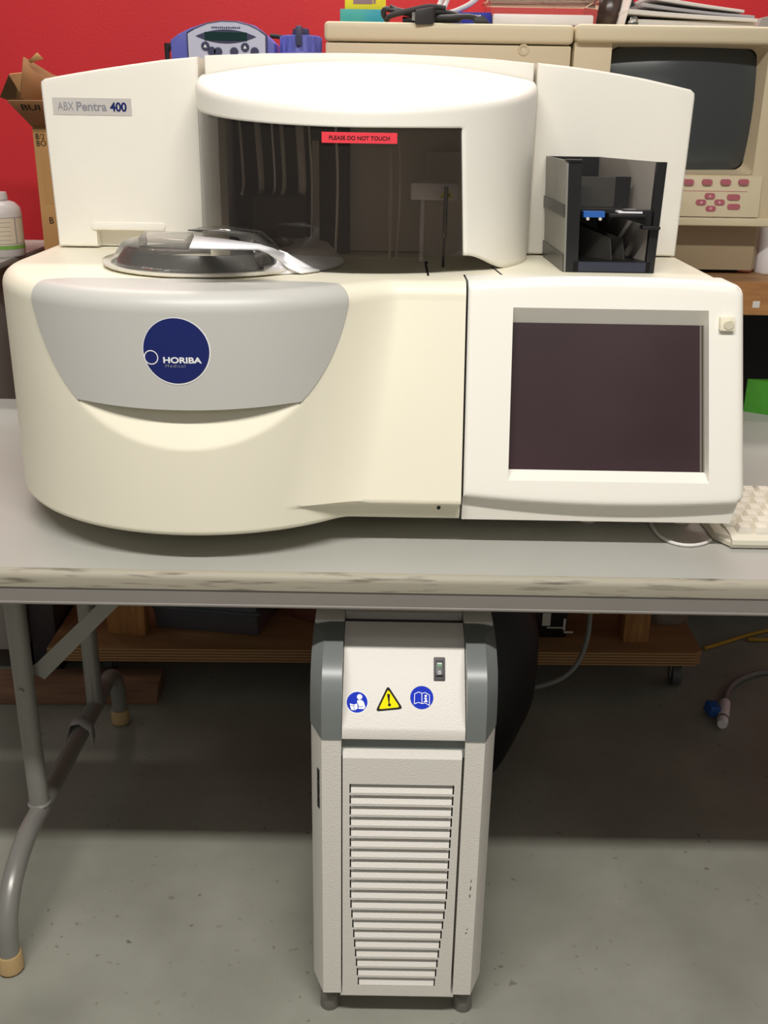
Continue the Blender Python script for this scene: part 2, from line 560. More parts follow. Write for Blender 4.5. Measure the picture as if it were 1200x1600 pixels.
def outline(z, inset=0.0):
    """plan outline of the lower body at height z, from the rear left round the drum to the seam"""
    P = []
    r = CR - inset
    for y in (1.95, 1.85, 1.75, 1.65, 1.60, 1.56):
        P.append((CX - r, y))
    na = 150
    yf = yflat(z) + inset
    k = 0.055 if z > 0.80 else 0.012
    for i in range(na + 1):
        a = -90 + 145 * i / na
        x = CX + r * math.sin(R(a)); yc = CY - r * math.cos(R(a))
        if a > 5:
            kk = k * min(1, (a - 5) / 30)
            yc = smin(yc, yf, max(kk, 1e-4))
        P.append((x, yc))
    x0 = P[-1][0]
    for i in range(1, 34):
        x = x0 + (SEAM - x0) * i / 33
        dx = x - CX
        yc = CY - math.sqrt(max(r * r - dx * dx, 0)) + (max(0, dx - r)) * 6
        P.append((x, smin(yc, yf, k)))
    return P


S0, ZC, UR = 0.005, 1.118, 0.229          # the circular cut of the drum door
ZD = 0.945                                # lower edge of the door


def zU(s):
    q = UR * UR - (s - S0) ** 2
    return ZC - math.sqrt(q) if q > 0 else 9


def zdoor(s):
    return ZD - 0.0035 * (1 - ((s - S0) / 0.15) ** 2)


RT = 0.022                                 # rounding of the top edge
rows = []
zs = [BZ] + frange(0.776, 0.812, 13) + frange(0.816, DZ - RT, 95)
for z in zs:
    ins = 0.003 if z == BZ else 0
    row = []
    for (x, y) in outline(z, ins):
        a = math.atan2(x - CX, CY - y)
        s = CR * a
        d = 0
        if y < CY and abs(a) < R(48) and abs(math.hypot(x - CX, y - CY) - CR) < 0.012:
            zu = zU(s)
            if zu < z:
                if z < zdoor(s) + 0.006:
                    d = min(0.024, 0.42 * (z - zu))
                elif zU(abs(s - S0) + S0 + 0.007) < z - 0.002 and abs(s - S0) < 0.215:
                    d = 0.006
        if d:
            x -= d * math.sin(a); y += d * math.cos(a)
        row.append((x, y, z))
    rows.append(row)
for i in range(1, 9):
    t = R(90 * i / 8)
    rows.append([(x, y, DZ - RT + RT * math.sin(t)) for x, y in outline(DZ - RT, RT * (1 - math.cos(t)))])
body = MB(); body.grid(rows)
last = rows[-1]
# deck sheet and the rear of the shell
body.poly(last + [(SEAM, 1.43, DZ), (0.4505, 1.43, DZ), (0.4525, 1.95, DZ)])
first = rows[0]
body.poly(first + [(SEAM, 1.42, BZ), (0.4525, 1.42, BZ), (0.4525, 1.95, BZ)])
body.poly([last[0], (0.4525, 1.95, DZ), (0.4525, 1.95, BZ), first[0]])
body.poly([(0.4525, 1.95, DZ), (0.4505, 1.43, DZ), (0.4525, 1.42, BZ), (0.4525, 1.95, BZ)])
bo = obj('body', body, 'cream', AN, 'cream lower housing with rounded drum front', angle=40)


def drum(s, z, off):
    a = s / CR
    r = CR + off
    return (CX + r * math.sin(a), CY - r * math.cos(a), z)


# grey drum door with top flap
dz = frange(0, 1, 40)
rowsd = []
for i in range(45):
    q = i / 44
    row = []
    for j in range(81):
        u = -1 + 2 * j / 80
        z = (ZD - 0.0035) + (DZ - RT - ZD + 0.0035) * q
        h = math.sqrt(max(UR ** 2 - (z - ZC) ** 2, 0)) - 0.0015
        s = S0 + u * h
        z2 = max(z, zdoor(s)) if q == 0 else z
        row.append(drum(s, z if q > 0 else zdoor(s), 0.0012))
    rowsd.append(row)
dmb = MB()
inner = [[(lambda p, s: p)(drum(S0 + (-1 + 2 * j / 80) * (math.sqrt(max(UR ** 2 - (rowsd[0][j][2] - ZC) ** 2, 0)) - 0.0015), rowsd[0][j][2], -0.004), 0) for j in range(81)]]
ring = []
hw = math.sqrt(UR ** 2 - (DZ - RT - ZC) ** 2) - 0.0015
for i in range(1, 9):
    t = R(90 * i / 8)
    ring.append([drum(S0 + (-1 + 2 * j / 80) * hw, DZ - RT + (RT + 0.0012) * math.sin(t), 0.0012 - (RT + 0.0012) * (1 - math.cos(t))) for j in range(81)])
dmb.grid(inner + rowsd + ring)
lastd = ring[-1]
chord = [(-0.085, 1.335), (-0.17, 1.3415), (-0.253, 1.344), (-0.347, 1.3415), (-0.41, 1.338)]
flap = [p for p in lastd] + [(x, y, DZ + 0.0012) for x, y in chord]
dmb.poly(flap)
dmb.poly([(x, y, DZ - 0.001) for x, y in chord] + [(x, y, DZ + 0.0012) for x, y in chord[::-1]])
for k in (0, -1):                           # turned-in side edges
    col = [r[k] for r in rowsd]
    pass
door = obj('drum_door', dmb, 'door', AN, 'light grey curved door with blue badge')


sgp = MB()
for sd in (-1, 1):
    colA, colB = [], []
    for i in range(45):
        z = (ZD - 0.0035) + (DZ - RT - ZD + 0.0035) * i / 44
        h = math.sqrt(max(UR ** 2 - (z - ZC) ** 2, 0)) - 0.0016
        colA.append(drum(S0 + sd * h, z, 0.0006)); colB.append(drum(S0 + sd * (h + 0.0009), z, 0.0006))
    for i in range(1, 9):
        t = R(90 * i / 8)
        z = DZ - RT + (RT + 0.0006) * math.sin(t); o_ = 0.0006 - (RT + 0.0006) * (1 - math.cos(t))
        colA.append(drum(S0 + sd * hw, z, o_)); colB.append(drum(S0 + sd * (hw + 0.0009), z, o_))
    sgp = MB(); sgp.grid([colA, colB])
    obj('door_gap', sgp, 'gap', AN)


# badge: navy disc, white ring and lettering
def dfn(off):
    return lambda x, y: drum(-0.0018 + x, 1.0158 + y, off)


bd = MB()
f = dfn(0.0019)
rr = [[f(0.0400 * q * math.cos(2 * PI * i / 64), 0.0400 * q * math.sin(2 * PI * i / 64)) for i in range(64)] for q in (1e-4, 0.35, 0.7, 1.0)]
bd.grid(rr, True)
obj('badge_disc', bd, 'navy', door, 'round navy badge')
bd = MB()
f = dfn(0.0017)
for q0, q1 in ((1.0, 1.035),):
    bd.grid([[f(0.0400 * q * math.cos(2 * PI * i / 64) + 0.0004, 0.0400 * q * math.sin(2 * PI * i / 64) - 0.0006) for i in range(64)] for q in (q0, q1)], True)
obj('badge_rim', bd, 'stickw', door)
bd = MB()
f = dfn(0.0022)
bd.grid([[f(-0.0307 + q * math.cos(2 * PI * i / 40), -0.0085 + q * math.sin(2 * PI * i / 40)) for i in range(40)] for q in (0.0077, 0.0089)], True)
w0, w1 = width('HORIBA', 0.0125, bold=0.00035)
sc = 0.0463 / (w1 - w0)
lettering(bd, 'HORIBA', 0.0125, lambda x, y: f(-0.0158 + (x - w0) * sc, -0.0146 + y * 0.80), bold=0.00035)
obj('badge_lettering', bd, 'stickw', door, 'white ring and lettering')
bd = MB()
w0, w1 = width('Medical', 0.0065, spacing=1.25)
sc = 0.024 / (w1 - w0)
lettering(bd, 'Medical', 0.0065, lambda x, y: f(-0.0135 + (x - w0) * sc, -0.0200 + y * 0.8), spacing=1.25)
obj('badge_small_lettering', bd, 'greyink', door)

# touchscreen housing
XR = lambda z: 0.485 - 0.058 * (z - 0.805)


def screen_face(x, z):
    return 1.2875 + 0.262 * (z - 0.802)


XL = 0.1062
OX0, OX1, OZ0, OZ1 = 0.1655, 0.428, 0.833, 1.0535
XO = lambda z: 0.4227 + 0.0543 * (1.0532 - z)          # the opening widens a little downwards
NX = sorted(set([0, .0005, .0015, .003, .005, .0075, .0105] + frange(0.02, 0.36, 22) + []))


def lines(lo, hi, holes, edge=0.012, n=26):
    L = [lo + edge * (1 - math.cos(R(90 * i / 6))) for i in range(7)] + [hi - edge * (1 - math.cos(R(90 * i / 6))) for i in range(7)]
    L += frange(lo + edge, hi - edge, n) + list(holes)
    L = sorted(L); out = [L[0]]
    for v in L[1:]:
        if v - out[-1] > 1e-4:
            out.append(v)
    return out


EDG = 0.012
ul = lines(0, 1, [], 0.03, 30)
# parametric: x = XL + (XR - XL) * u, z from lip to crown
tu = [0, .002, .006, .012, .02, .032] + frange(0.06, 0.94, 30) + [.968, .98, .988, .994, .998, 1]


def zlip(u): return 0.8065 - 0.0085 * (1 - (2 * (u - 0.55)) ** 2 * 0.9)


def zcrown(u): return 1.0845 + 0.0078 * max(0, 1 - (2 * (u - 0.52)) ** 2)


def sface(u, v):
    z0, z1 = zlip(u), zcrown(u)
    z = z0 + (z1 - z0) * v
    x = XL + (XR(z) - XL) * u
    W, Hh = XR(z) - XL, z1 - z0
    er = 0.011
    dR = (1 - u) * W; dT = (1 - v) * Hh; dB = v * Hh; dL = u * W
    # rounded silhouette at the right corners
    rc = 0.013
    for dv, sg in ((dT, 1), (dB, -1)):
        if dR < rc and dv < rc:
            p, q = rc - dR, rc - dv
            m_ = max(p, q); hh = math.hypot(p, q)
            if hh > 0:
                k = m_ / hh
                x = XR(z) - (rc - p * k)
                z = (z1 - (rc - q * k)) if sg > 0 else (z0 + (rc - q * k))
    e = max(0, er - dR); g = max(0, er - min(dT, dB))
    m_ = min(math.hypot(e, g), er)
    dy = er - math.sqrt(max(er * er - m_ * m_, 0))
    if dL < 0.003:
        dy = max(dy, 0.003 - dL)
    return (x, screen_face(x, z) + dy, z)


tv = [0, .002, .006, .012, .02, .03, .04] + frange(0.07, 0.93, 40) + [.96, .97, .98, .988, .994, .998, 1]
# insert the opening's borders
u_a, u_b = (OX0 - XL) / 0.372, None
hs = MB()
front = []
G = [[sface(u, v) for u in tu] for v in tv]
# move the nearest grid lines onto the opening
ju0 = min(range(len(tu)), key=lambda j: abs(G[30][j][0] - OX0)); ju1 = min(range(len(tu)), key=lambda j: abs(G[30][j][0] - OX1))
iv0 = min(range(len(tv)), key=lambda i: abs(G[i][20][2] - OZ0)); iv1 = min(range(len(tv)), key=lambda i: abs(G[i][20][2] - OZ1))
for i in range(iv0, iv1 + 1):
    z = OZ0 + (OZ1 - OZ0) * (i - iv0) / (iv1 - iv0)
    for j in range(ju0, ju1 + 1):
        x = OX0 + (XO(z) - OX0) * (j - ju0) / (ju1 - ju0)
        G[i][j] = (x, screen_face(x, z), z)
V = []; Fc = []
nu = len(tu)
for r_ in G:
    V += r_
for i in range(len(tv) - 1):
    for j in range(nu - 1):
        if iv0 <= i < iv1 and ju0 <= j < ju1:
            continue
        Fc.append((i * nu + j, i * nu + j + 1, (i + 1) * nu + j + 1, (i + 1) * nu + j))
hs.raw(V, Fc)
SR = 0.018
ID = [(OX0 + 0.0005, 0.842), (XO(0.842) - 0.0012, 0.842), (XO(1.0315) - 0.0012, 1.0315), (OX0 + 0.0005, 1.0315)]
OD = [(OX0, OZ0), (XO(OZ0), OZ0), (XO(OZ1), OZ1), (OX0, OZ1)]
for k in range(4):
    a, b = OD[k], OD[(k + 1) % 4]; c, d = ID[k], ID[(k + 1) % 4]
    hs.poly([(a[0], screen_face(*a), a[1]), (b[0], screen_face(*b), b[1]), (d[0], screen_face(*d) + SR, d[1]), (c[0], screen_face(*c) + SR, c[1])])
# sides of the housing back to the deck
rim = [G[0][j] for j in range(nu)] + [G[i][nu - 1] for i in range(1, len(tv))] + [G[-1][j] for j in range(nu - 2, -1, -1)] + [G[i][0] for i in range(len(tv) - 2, 0, -1)]


def back(p):
    z = p[2]
    x = p[0]
    if z > 1.07:
        return (x, 1.445, min(z, DZ - 0.0005))
    return (x, 1.425, z)


hs.grid([rim, [back(p) for p in rim]], True)
hs.poly([back(p) for p in rim])
hous = obj('touchscreen_housing', hs, 'white', AN, 'white leaning housing around the touchscreen', angle=30)
obj('lower_fascia', MB().hexa([(XL, 1.306, BZ), (0.474, 1.306, BZ), (0.452, 1.42, BZ), (XL, 1.42, BZ),
                               (XL, 1.302, 0.812), (0.481, 1.302, 0.812), (0.455, 1.42, 0.812), (XL, 1.42, 0.812)]), 'whiteb', hous)
sm = MB()
SP = [(p[0], screen_face(*p) + SR - 0.0004, p[1]) for p in ID]
sm.poly(SP)
obj('touchscreen', sm, 'screen', hous, 'dark switched-off touchscreen')
fr = MB()
x1 = ID[1][0]
for dx0, dx1 in ((0.006, 0.0035), (0.002, 0.0)):
    fr.poly([(XO(z) - 0.0012 - dx, screen_face(0, z) + SR - 0.0008, z) for z, dx in ((0.842, dx0), (0.842, dx1), (1.0315, dx1), (1.0315, dx0))])
obj('screen_edge', fr, 'scrframe', hous)
bt = MB()
yb = screen_face(0, 1.0375)
bt.hexa([(0.4365, yb - 0.009, 1.0295), (0.4560, yb - 0.009, 1.0295), (0.4560, yb + 0.004, 1.0295), (0.4365, yb + 0.004, 1.0295),
         (0.4365, yb - 0.004, 1.0465), (0.4560, yb - 0.004, 1.0465), (0.4560, yb + 0.006, 1.0465), (0.4365, yb + 0.006, 1.0465)], 0.0015, 2)
bt.cyl((0.4475, yb - 0.010, 1.0375), (0.4475, yb - 0.005, 1.038), 0.006, 0.0065, n=20)
obj('power_button', bt, 'button', hous, 'small ivory push button')
jk = MB()
jk.lathe([(0.0025, 0), (0.0045, 0.0), (0.0055, -0.001), (0.0058, -0.002)], (0, 0, 0), 20)
jk.bm.transform(Matrix.Translation((0.0745, 1.3052, 0.7885)) @ Matrix.Rotation(R(90), 4, 'X'))
obj('socket_ring', jk, 'cream', AN)
obj('socket_hole', MB().cyl((0.0745, 1.3054, 0.7885), (0.0745, 1.3045, 0.7885), 0.0026, n=16), 'black', AN)
for x, y in ((0.302, 1.415), (0.440, 1.415), (-0.38, 1.42), (-0.10, 1.42), (-0.45, 1.85), (0.40, 1.85)):
    obj('foot', MB().cyl((x, y, TZ), (x, y, BZ + 0.004), 0.013, 0.012, n=24, bev=0.002), 'whiteb', AN)

# rear covers
WY = 1.65
lw = MB().prism([(-0.5185, DZ + 0.002), (-0.2885, DZ + 0.002), (-0.2865, 1.3630), (-0.34, 1.3577), (-0.3898, 1.3505), (-0.43, 1.3445), (-0.4667, 1.3385), (-0.500, 1.3327), (-0.5165, 1.3294), (-0.5222, 1.3255), (-0.5230, 1.319)], XZ, WY, 1.93, 0.006, 3, 'front')
lwo = obj('left_cover', lw, 'whiteb', AN)
cut = MB().box(-0.457, -0.378, 1.60, 1.673, 1.06, 1.1135)
boolcut(lwo, cut)
lip = MB()
lp = rrect(-0.4645, -0.3485, 1.1125, 1.1245, 0.0055, 5)
lip.prism(lp, XZ, WY - 0.003, WY + 0.005, 0.002, 2, 'front')
obj('grip_lip', lip, 'whiteb', lwo)
bp_ = MB().box(-0.5070, -0.3890, WY - 0.0008, WY + 0.001, 1.2797, 1.3037)
obj('name_plate', bp_, 'plate', lwo, 'silver name plate')
nm = MB(); nm2 = MB(); nm3 = MB()
yy = WY - 0.0012


def line_fit(mb, s, x0, x1, z0, hgt, bold):
    a, b = width(s, 0.02, bold=bold)
    sc_ = (x1 - x0) / (b - a)
    lettering(mb, s, 0.02, lambda x, y: (x0 + (x - a) * sc_, yy, z0 + y * hgt / 0.0138), bold=bold)


line_fit(nm, 'ABX', -0.4995, -0.4755, 1.2862, 0.0112, 0.0)
obj('plate_lettering', nm, 'greyink', lwo)
line_fit(nm2, 'Pentra', -0.4715, -0.4260, 1.2860, 0.0118, 0.00045)
obj('plate_lettering', nm2, 'greyink', lwo)
line_fit(nm3, '400', -0.4210, -0.3960, 1.2858, 0.0118, 0.0007)
obj('plate_lettering', nm3, 'navy', lwo, 'navy lettering')
cv = MB().prism([(-0.2780, DZ + 0.002), (0.2120, DZ + 0.002), (0.2122, 1.3615), (0.15, 1.3665), (0.0832, 1.3692), (0.0, 1.3712), (-0.08, 1.3712), (-0.1055, 1.3707), (-0.19, 1.3690), (-0.2775, 1.3648)], XZ, WY + 0.004, 1.93, 0.004, 3, 'front')
obj('centre_cover', cv, 'whiteb', AN)
rw = MB().prism([(0.2175, DZ + 0.002), (0.4515, DZ + 0.002), (0.4540, 1.3175), (0.4530, 1.3240), (0.4470, 1.3290), (0.42, 1.3345), (0.3783, 1.3427), (0.34, 1.3487), (0.3014, 1.3540), (0.26, 1.3585), (0.2165, 1.3622)], XZ, WY, 1.93, 0.006, 3, 'front')
obj('right_cover', rw, 'whiteb', AN)

# domed hood
HX, HY, HR = -0.036, 1.652, 0.252


def hood(phi, z, r=HR):
    return (HX + r * math.sin(R(phi)), HY - r * math.cos(R(phi)), z)


def crest(phi): return 1.2985 + 0.021 * (abs(phi) / 62) ** 1.8


def gtop(phi): return 1.2712 + 0.0150 * max(0, -phi / 66) ** 2 + 0.001 * max(0, phi / 31)


GP = 31.3


def gright(z): return GP + (1.272 - z) / 0.165 * 2.6     # the pane's right edge leans


def zarch(phi):
    if phi <= 34: return 1.108
    if phi >= 54: return DZ + 0.0006
    t = (phi - 34) / 20; t = t * t * (3 - 2 * t)
    return 1.108 + (DZ + 0.0006 - 1.108) * t


hd = MB()
rows = []
ph = frange(-90, GP, 81) + frange(GP, 90, 40)[1:]
RO_ = 0.012
nz = 6
band = [[hood(p, gtop(p) + (crest(p) - RO_ - gtop(p)) * k / nz) for p in ph] for k in range(nz + 1)]
for i in range(1, 6):
    t = R(90 * i / 5 * 0.8)
    band.append([hood(p, crest(p) - RO_ + RO_ * math.sin(t), HR - RO_ * (1 - math.cos(t))) for p in ph])
APEX = 1.3600
zr = RO_ * math.sin(R(72)) - RO_
for k in range(1, 22):
    q = 1 - k / 21
    r_ = (HR - RO_ * (1 - math.cos(R(72)))) * q
    row = []
    for p in ph:
        ze = crest(p) + zr
        row.append(hood(p, APEX + (ze - APEX) * q ** 2.1, max(r_, 1e-4)))
    band.append(row)
hd.grid(band)
# solid right-hand column below the band
cols = frange(0, 1, 40)
colr = []
for k in range(31):
    q = k / 30
    row = []
    for c_ in cols:
        p_top = GP + (90 - GP) * c_
        zt = gtop(p_top)
        if k == 30:
            row.append(hood(p_top, zt)); continue
        z = zarch(gright(1.108) + (90 - gright(1.108)) * c_) * (1 - q) + zt * q
        p = gright(z) + (90 - gright(z)) * c_
        row.append(hood(p, z))
    colr.append(row)
hd.grid(colr)
ho = obj('hood', hd, 'white', AN, 'white domed hood with smoked window', angle=40)
solidify(ho, 0.004)
gl = MB()
gl.grid([[hood(-90 + (gright(z0) + 90) * j / 60, (1.1085 + (gtop(-90 + (gright(1.27) + 90) * j / 60) + 0.004 - 1.1085) * q), HR - 0.003) for j in range(61)]
         for q in frange(0, 1, 12) for z0 in (1.1085 + 0.163 * q,)])
win = obj('hood_window', gl, 'window', AN, 'smoked see-through window')
st = MB()
st.grid([[hood(-12 + 22.3 * j / 16, 1.2522 + 0.0132 * q, HR + 0.0002) for j in range(17)] for q in (0, 1)])
stk = obj('warning_label', st, 'redlab', AN, 'red adhesive label')
tx = MB()
w0, w1 = width('PLEASE DO NOT TOUCH', 0.008, bold=0.00015)
sc = 0.0785 / (w1 - w0)
lettering(tx, 'PLEASE DO NOT TOUCH', 0.008, lambda x, y: hood(-12 + 22.3 * (0.10 + 0.80 * (x - w0) / (w1 - w0)), 1.2562 + y * 0.86, HR + 0.0005), bold=0.00015)
obj('label_lettering', tx, 'ink', stk)

# mechanism behind the window, plus pieces added to imitate room reflections
arm = MB().box(0.030, 0.098, 1.515, 1.60, 1.1745, 1.1985, 0.004, 2)
armo = obj('pipetting_arm', arm, 'purewhite', AN, 'white pipetting arm')
tr = MB().poly([(0.0715, 1.5145, 1.1785), (0.0905, 1.5145, 1.1785), (0.081, 1.5145, 1.1945)])
obj('arm_sticker', tr, 'yellow', armo, 'yellow triangle sticker')
tr = MB().poly([(0.0755, 1.5143, 1.1800), (0.0865, 1.5143, 1.1800), (0.0845, 1.5143, 1.1850), (0.0800, 1.5143, 1.1878), (0.0785, 1.5143, 1.1840)])
obj('arm_sticker_print', tr, 'ink', armo)
pr = MB()
pr.cyl((0.0795, 1.50, 1.125), (0.0795, 1.50, 1.195), 0.0032, n=12)
obj('probe_holder', pr, 'chrome', armo)
pr = MB().cyl((0.0790, 1.50, DZ), (0.0792, 1.50, 1.128), 0.0018, n=10)
obj('probe', pr, 'black', armo, 'thin dark probe')
for (x0, x1, y0, z1, mt) in ((0.046, 0.052, 1.56, 1.172, 'purewhite'), (0.0, 0.004, 1.60, 1.26, 'whiteb'), (-0.115, -0.105, 1.60, 1.25, 'door'), (0.055, 0.15, 1.625, 1.236, 'whiteb')):
    obj('guide_column', MB().box(x0, x1, y0, y0 + 0.01, DZ, z1), mt, AN)
obj('reflection_panel', MB().box(-0.26, -0.06, 1.63, 1.64, DZ, 1.33), 'darkgrey', AN)  # dark panel added to stand in for dark room reflections at left
for x, w_, z1, mt in ((-0.218, 0.004, 1.31, 'whiteb'), (-0.192, 0.009, 1.30, 'plate'), (-0.172, 0.003, 1.32, 'purewhite'), (-0.158, 0.006, 1.31, 'door'), (-0.132, 0.012, 1.32, 'plate'), (-0.118, 0.003, 1.30, 'whiteb'), (-0.08, 0.004, 1.32, 'whiteb'), (0.012, 0.003, 1.29, 'whiteb')):
    tbm = MB().tube([(x, 1.585 + 0.01 * math.sin(x * 90), DZ + 0.09 if x < -0.12 else DZ), (x + 0.004, 1.575, 1.20), (x - 0.002, 1.58, z1)], w_ * 0.5, 10)
    obj('reflection_tube', tbm, mt, AN)  # upright tubes added to imitate streaks of room reflection in the window
obj('reflection_block', MB().box(-0.2, -0.125, 1.56, 1.615, DZ, 1.175, 0.004), 'darkgrey', AN)  # dark box added, also in place of a room reflection
obj('syringe_block', MB().box(-0.265, -0.235, 1.56, 1.63, DZ, 1.30, 0.003), 'whiteb', AN)
# seams cut into the deck
for a, b, c_ in (((665, 412), (669, 431), 0.0016), ((768, 417), (787, 432), 0.0012)):
    p, q = atz(*a, DZ), atz(*b, DZ)
    d = Vector((1, 0, 0)) * c_
    sl = MB(); sl.hexa([p - d, q - d, q + d, p + d, p - d + Vector((0, 0, .0005)), q - d + Vector((0, 0, .0005)), q + d + Vector((0, 0, .0005)), p + d + Vector((0, 0, .0005))])
    obj('deck_seam', sl, 'gap', AN)

sl = MB().cyl((atz(666, 411, DZ)), (atz(666, 411, DZ + 0.001)), 0.0028, n=14)
obj('deck_pin', sl, 'black', AN)

# reagent tray with clear cover
TCX, TCY = -0.255, 1.490
tray = MB().lathe([(0.0, 0.001), (0.128, 0.001), (0.143, 0.002), (0.1465, 0.004), (0.1465, 0.006), (0.136, 0.006)], (TCX, TCY, DZ), 72)
tro = obj('reagent_tray', tray, 'whiteb', AN)
obj('tray_ring', MB().lathe([(0.131, 0.006), (0.128, 0.0085), (0.117, 0.026), (0.112, 0.026), (0.112, 0.006)], (TCX, TCY, DZ), 72), 'ringm', tro, 'shiny metal ring')
cvr = MB().lathe([(0.1485, 0.0062), (0.1480, 0.0090), (0.1385, 0.0095), (0.1335, 0.0115), (0.1205, 0.0310), (0.116, 0.0330), (0.04, 0.0345), (0.0, 0.0345)], (TCX, TCY, DZ), 72)
cvo = obj('tray_cover', cvr, 'frost', AN, 'clear round cover')
hb = MB().hexa([(-0.337, 1.412, DZ + 0.033), (-0.268, 1.398, DZ + 0.033), (-0.262, 1.436, DZ + 0.034), (-0.333, 1.450, DZ + 0.034),
                (-0.337, 1.412, DZ + 0.045), (-0.270, 1.398, DZ + 0.044), (-0.266, 1.436, DZ + 0.050), (-0.334, 1.450, DZ + 0.051)], 0.003, 2)
obj('cover_handle', hb, 'clearblock', cvo)
# white bridge strip over the right of the cover
br = MB()
fe = [(296, 389, .047), (350, 390, .046), (404, 391, .045), (418, 396, .038), (438, 410, .016), (450, 420, .008), (470, 428, .002)]
re_ = [(304, 371, .050), (350, 376, .049), (404, 384, .048), (424, 388, .040), (452, 402, .016), (468, 412, .008), (499, 424, .002)]
def sm_(L):
    return [atz(px, py, DZ + z) for px, py, z in L]
br.grid([sm_(fe), sm_(re_)])
bro = obj('bridge_strip', br, 'purewhite', AN, 'bent white plastic strip')
solidify(bro, 0.0025, 1)
shield = MB()
sp = [(-0.262, 1.446, 0.054), (-0.235, 1.432, 0.0535), (-0.190, 1.410, 0.0505), (-0.168, 1.398, 0.033), (-0.160, 1.392, 0.013)]
shield.grid([[Vector((x - 0.010, y - 0.018, DZ + z)) for x, y, z in sp], [Vector((x + 0.018, y + 0.026, DZ + z + 0.002)) for x, y, z in sp]])
sho = obj('clear_shield', shield, 'clear', AN)
solidify(sho, 0.0015)
# pale inner plate of the tray, right of the strip, under the hood
obj('tray_plate', MB().grid([[(TCX + 0.055 + r_ * math.cos(R(a)), TCY + 0.03 + r_ * math.sin(R(a)), DZ + z) for a in range(-75, 95, 5)] for r_, z in ((0.03, 0.0305), (0.1, 0.0305), (0.115, 0.026), (0.135, 0.004), (0.135, 0.001))]), 'purewhite', tro)

# ------------------------------------------------------------------ sample rack holder on the deck
RK = thing('tube_rack_holder', 'black and grey metal rack holder standing on deck right of the hood', 'rack holder', (0.31, 1.55, DZ))


def rk(u, v, t):
    """u across 0..1, v depth 0..1, t height 0..1"""
    x0 = 0.2475 - 0.0060 * t - 0.004 * v; x1 = 0.3745 + 0.0045 * t - 0.002 * v
    y = 1.470 + 0.170 * v + 0.008 * t
    return Vector((x0 + (x1 - x0) * u, y, DZ + 0.0005 + 0.1480 * t))


def rbox(u0, u1, v0, v1, t0, t1, bev=0.0):
    return MB().hexa([rk(u0, v0, t0), rk(u1, v0, t0), rk(u1, v1, t0), rk(u0, v1, t0), rk(u0, v0, t1), rk(u1, v0, t1), rk(u1, v1, t1), rk(u0, v1, t1)], bev)


obj('side_panel', rbox(0, 0.02, 0, 1, 0, 1), 'steel', RK, 'brushed steel left panel')
obj('side_band', rbox(-0.012, 0.0, 0.01, 1.03, 0.50, 0.61), 'rackdark', RK)
obj('side_band', rbox(-0.012, 0.0, 0.01, 1.03, 0.0, 0.16), 'rackdark', RK)
obj('post', rbox(0.02, 0.155, 0, 0.06, 0, 1), 'black', RK)
obj('post', rbox(0.905, 1.0, 0, 0.06, 0, 1), 'black', RK)
obj('back_panel', rbox(0.02, 0.60, 0.94, 1.0, 0, 1), 'black', RK)
obj('cap_strip', rbox(0.0, 0.16, -0.01, 0.08, 0.99, 1.01), 'black', RK)
sp = MB().hexa([rk(0.60, 0.95, 0.0), rk(0.93, 0.05, 0.0), rk(0.95, 0.06, 0.0), rk(0.62, 1.0, 0.0), rk(0.56, 0.95, 1), rk(0.92, 0.05, 1), rk(0.94, 0.06, 1), rk(0.58, 1.0, 1)])
obj('side_panel', sp, 'rackgrey', RK, 'grey right panel')
obj('shelf', rbox(0.10, 0.64, 0.10, 0.95, 0.535, 0.57), 'black', RK)
obj('shelf_arm', MB().hexa([rk(0.6, 0.0, 0.50), rk(0.93, 0.0, 0.42), rk(0.95, 0.1, 0.42), rk(0.6, 0.1, 0.50), rk(0.6, 0.0, 0.57), rk(0.93, 0.0, 0.57), rk(0.95, 0.1, 0.57), rk(0.6, 0.1, 0.57)]), 'black', RK)
obj('thumb_tab', rbox(0.80, 0.99, -0.07, 0.03, 0.405, 0.435, 0.001), 'black', RK)
obj('sensor_block', rbox(0.20, 0.42, 0.02, 0.10, 0.500, 0.552), 'valveblue', RK, 'small blue block')
kb_ = MB()
for u in (0.24, 0.37):
    kb_ = MB(); p = rk(u, 0.02, 0.488); kb_.cyl(p, p + Vector((0, -0.004, 0)), 0.0022, n=12)
    obj('fixing_screw', kb_, 'plate', RK)
obj('shelf_plate', rbox(0.55, 0.80, -0.02, 0.25, 0.545, 0.56), 'purewhite', RK, 'white shelf plate')
obj('shelf_lip', MB().prism(rrect(0.45, 0.84, 0.0, 0.08, 0.03, 4), lambda a, b, d: tuple(rk(a, b - 0.07, d)), 0.515, 0.535), 'black', RK)
obj('divider', rbox(0.155, 0.585, 0.30, 0.315, 0.575, 0.845), 'rackdark', RK)
obj('divider', rbox(0.585, 0.745, 0.30, 0.315, 0.575, 0.85), 'black', RK)
fn = MB().hexa([rk(0.12, 0.55, 0.08), rk(0.555, 0.12, 0.08), rk(0.57, 0.125, 0.08), rk(0.135, 0.56, 0.08), rk(0.10, 0.55, 0.44), rk(0.515, 0.12, 0.30), rk(0.53, 0.125, 0.30), rk(0.115, 0.56, 0.44)])
obj('divider', fn, 'rackdark', RK)
fn = MB().hexa([rk(0.30, 0.60, 0.08), rk(0.70, 0.15, 0.08), rk(0.715, 0.155, 0.08), rk(0.315, 0.61, 0.08), rk(0.28, 0.60, 0.40), rk(0.66, 0.15, 0.29), rk(0.675, 0.155, 0.29), rk(0.295, 0.61, 0.40)])
obj('divider', fn, 'rackdark', RK)
obj('base_tray', rbox(0.10, 0.95, 0.0, 0.95, 0.0, 0.10), 'black', RK)
obj('base_ledge', rbox(0.16, 0.90, -0.005, 0.02, 0.01, 0.095), 'ledge', RK)
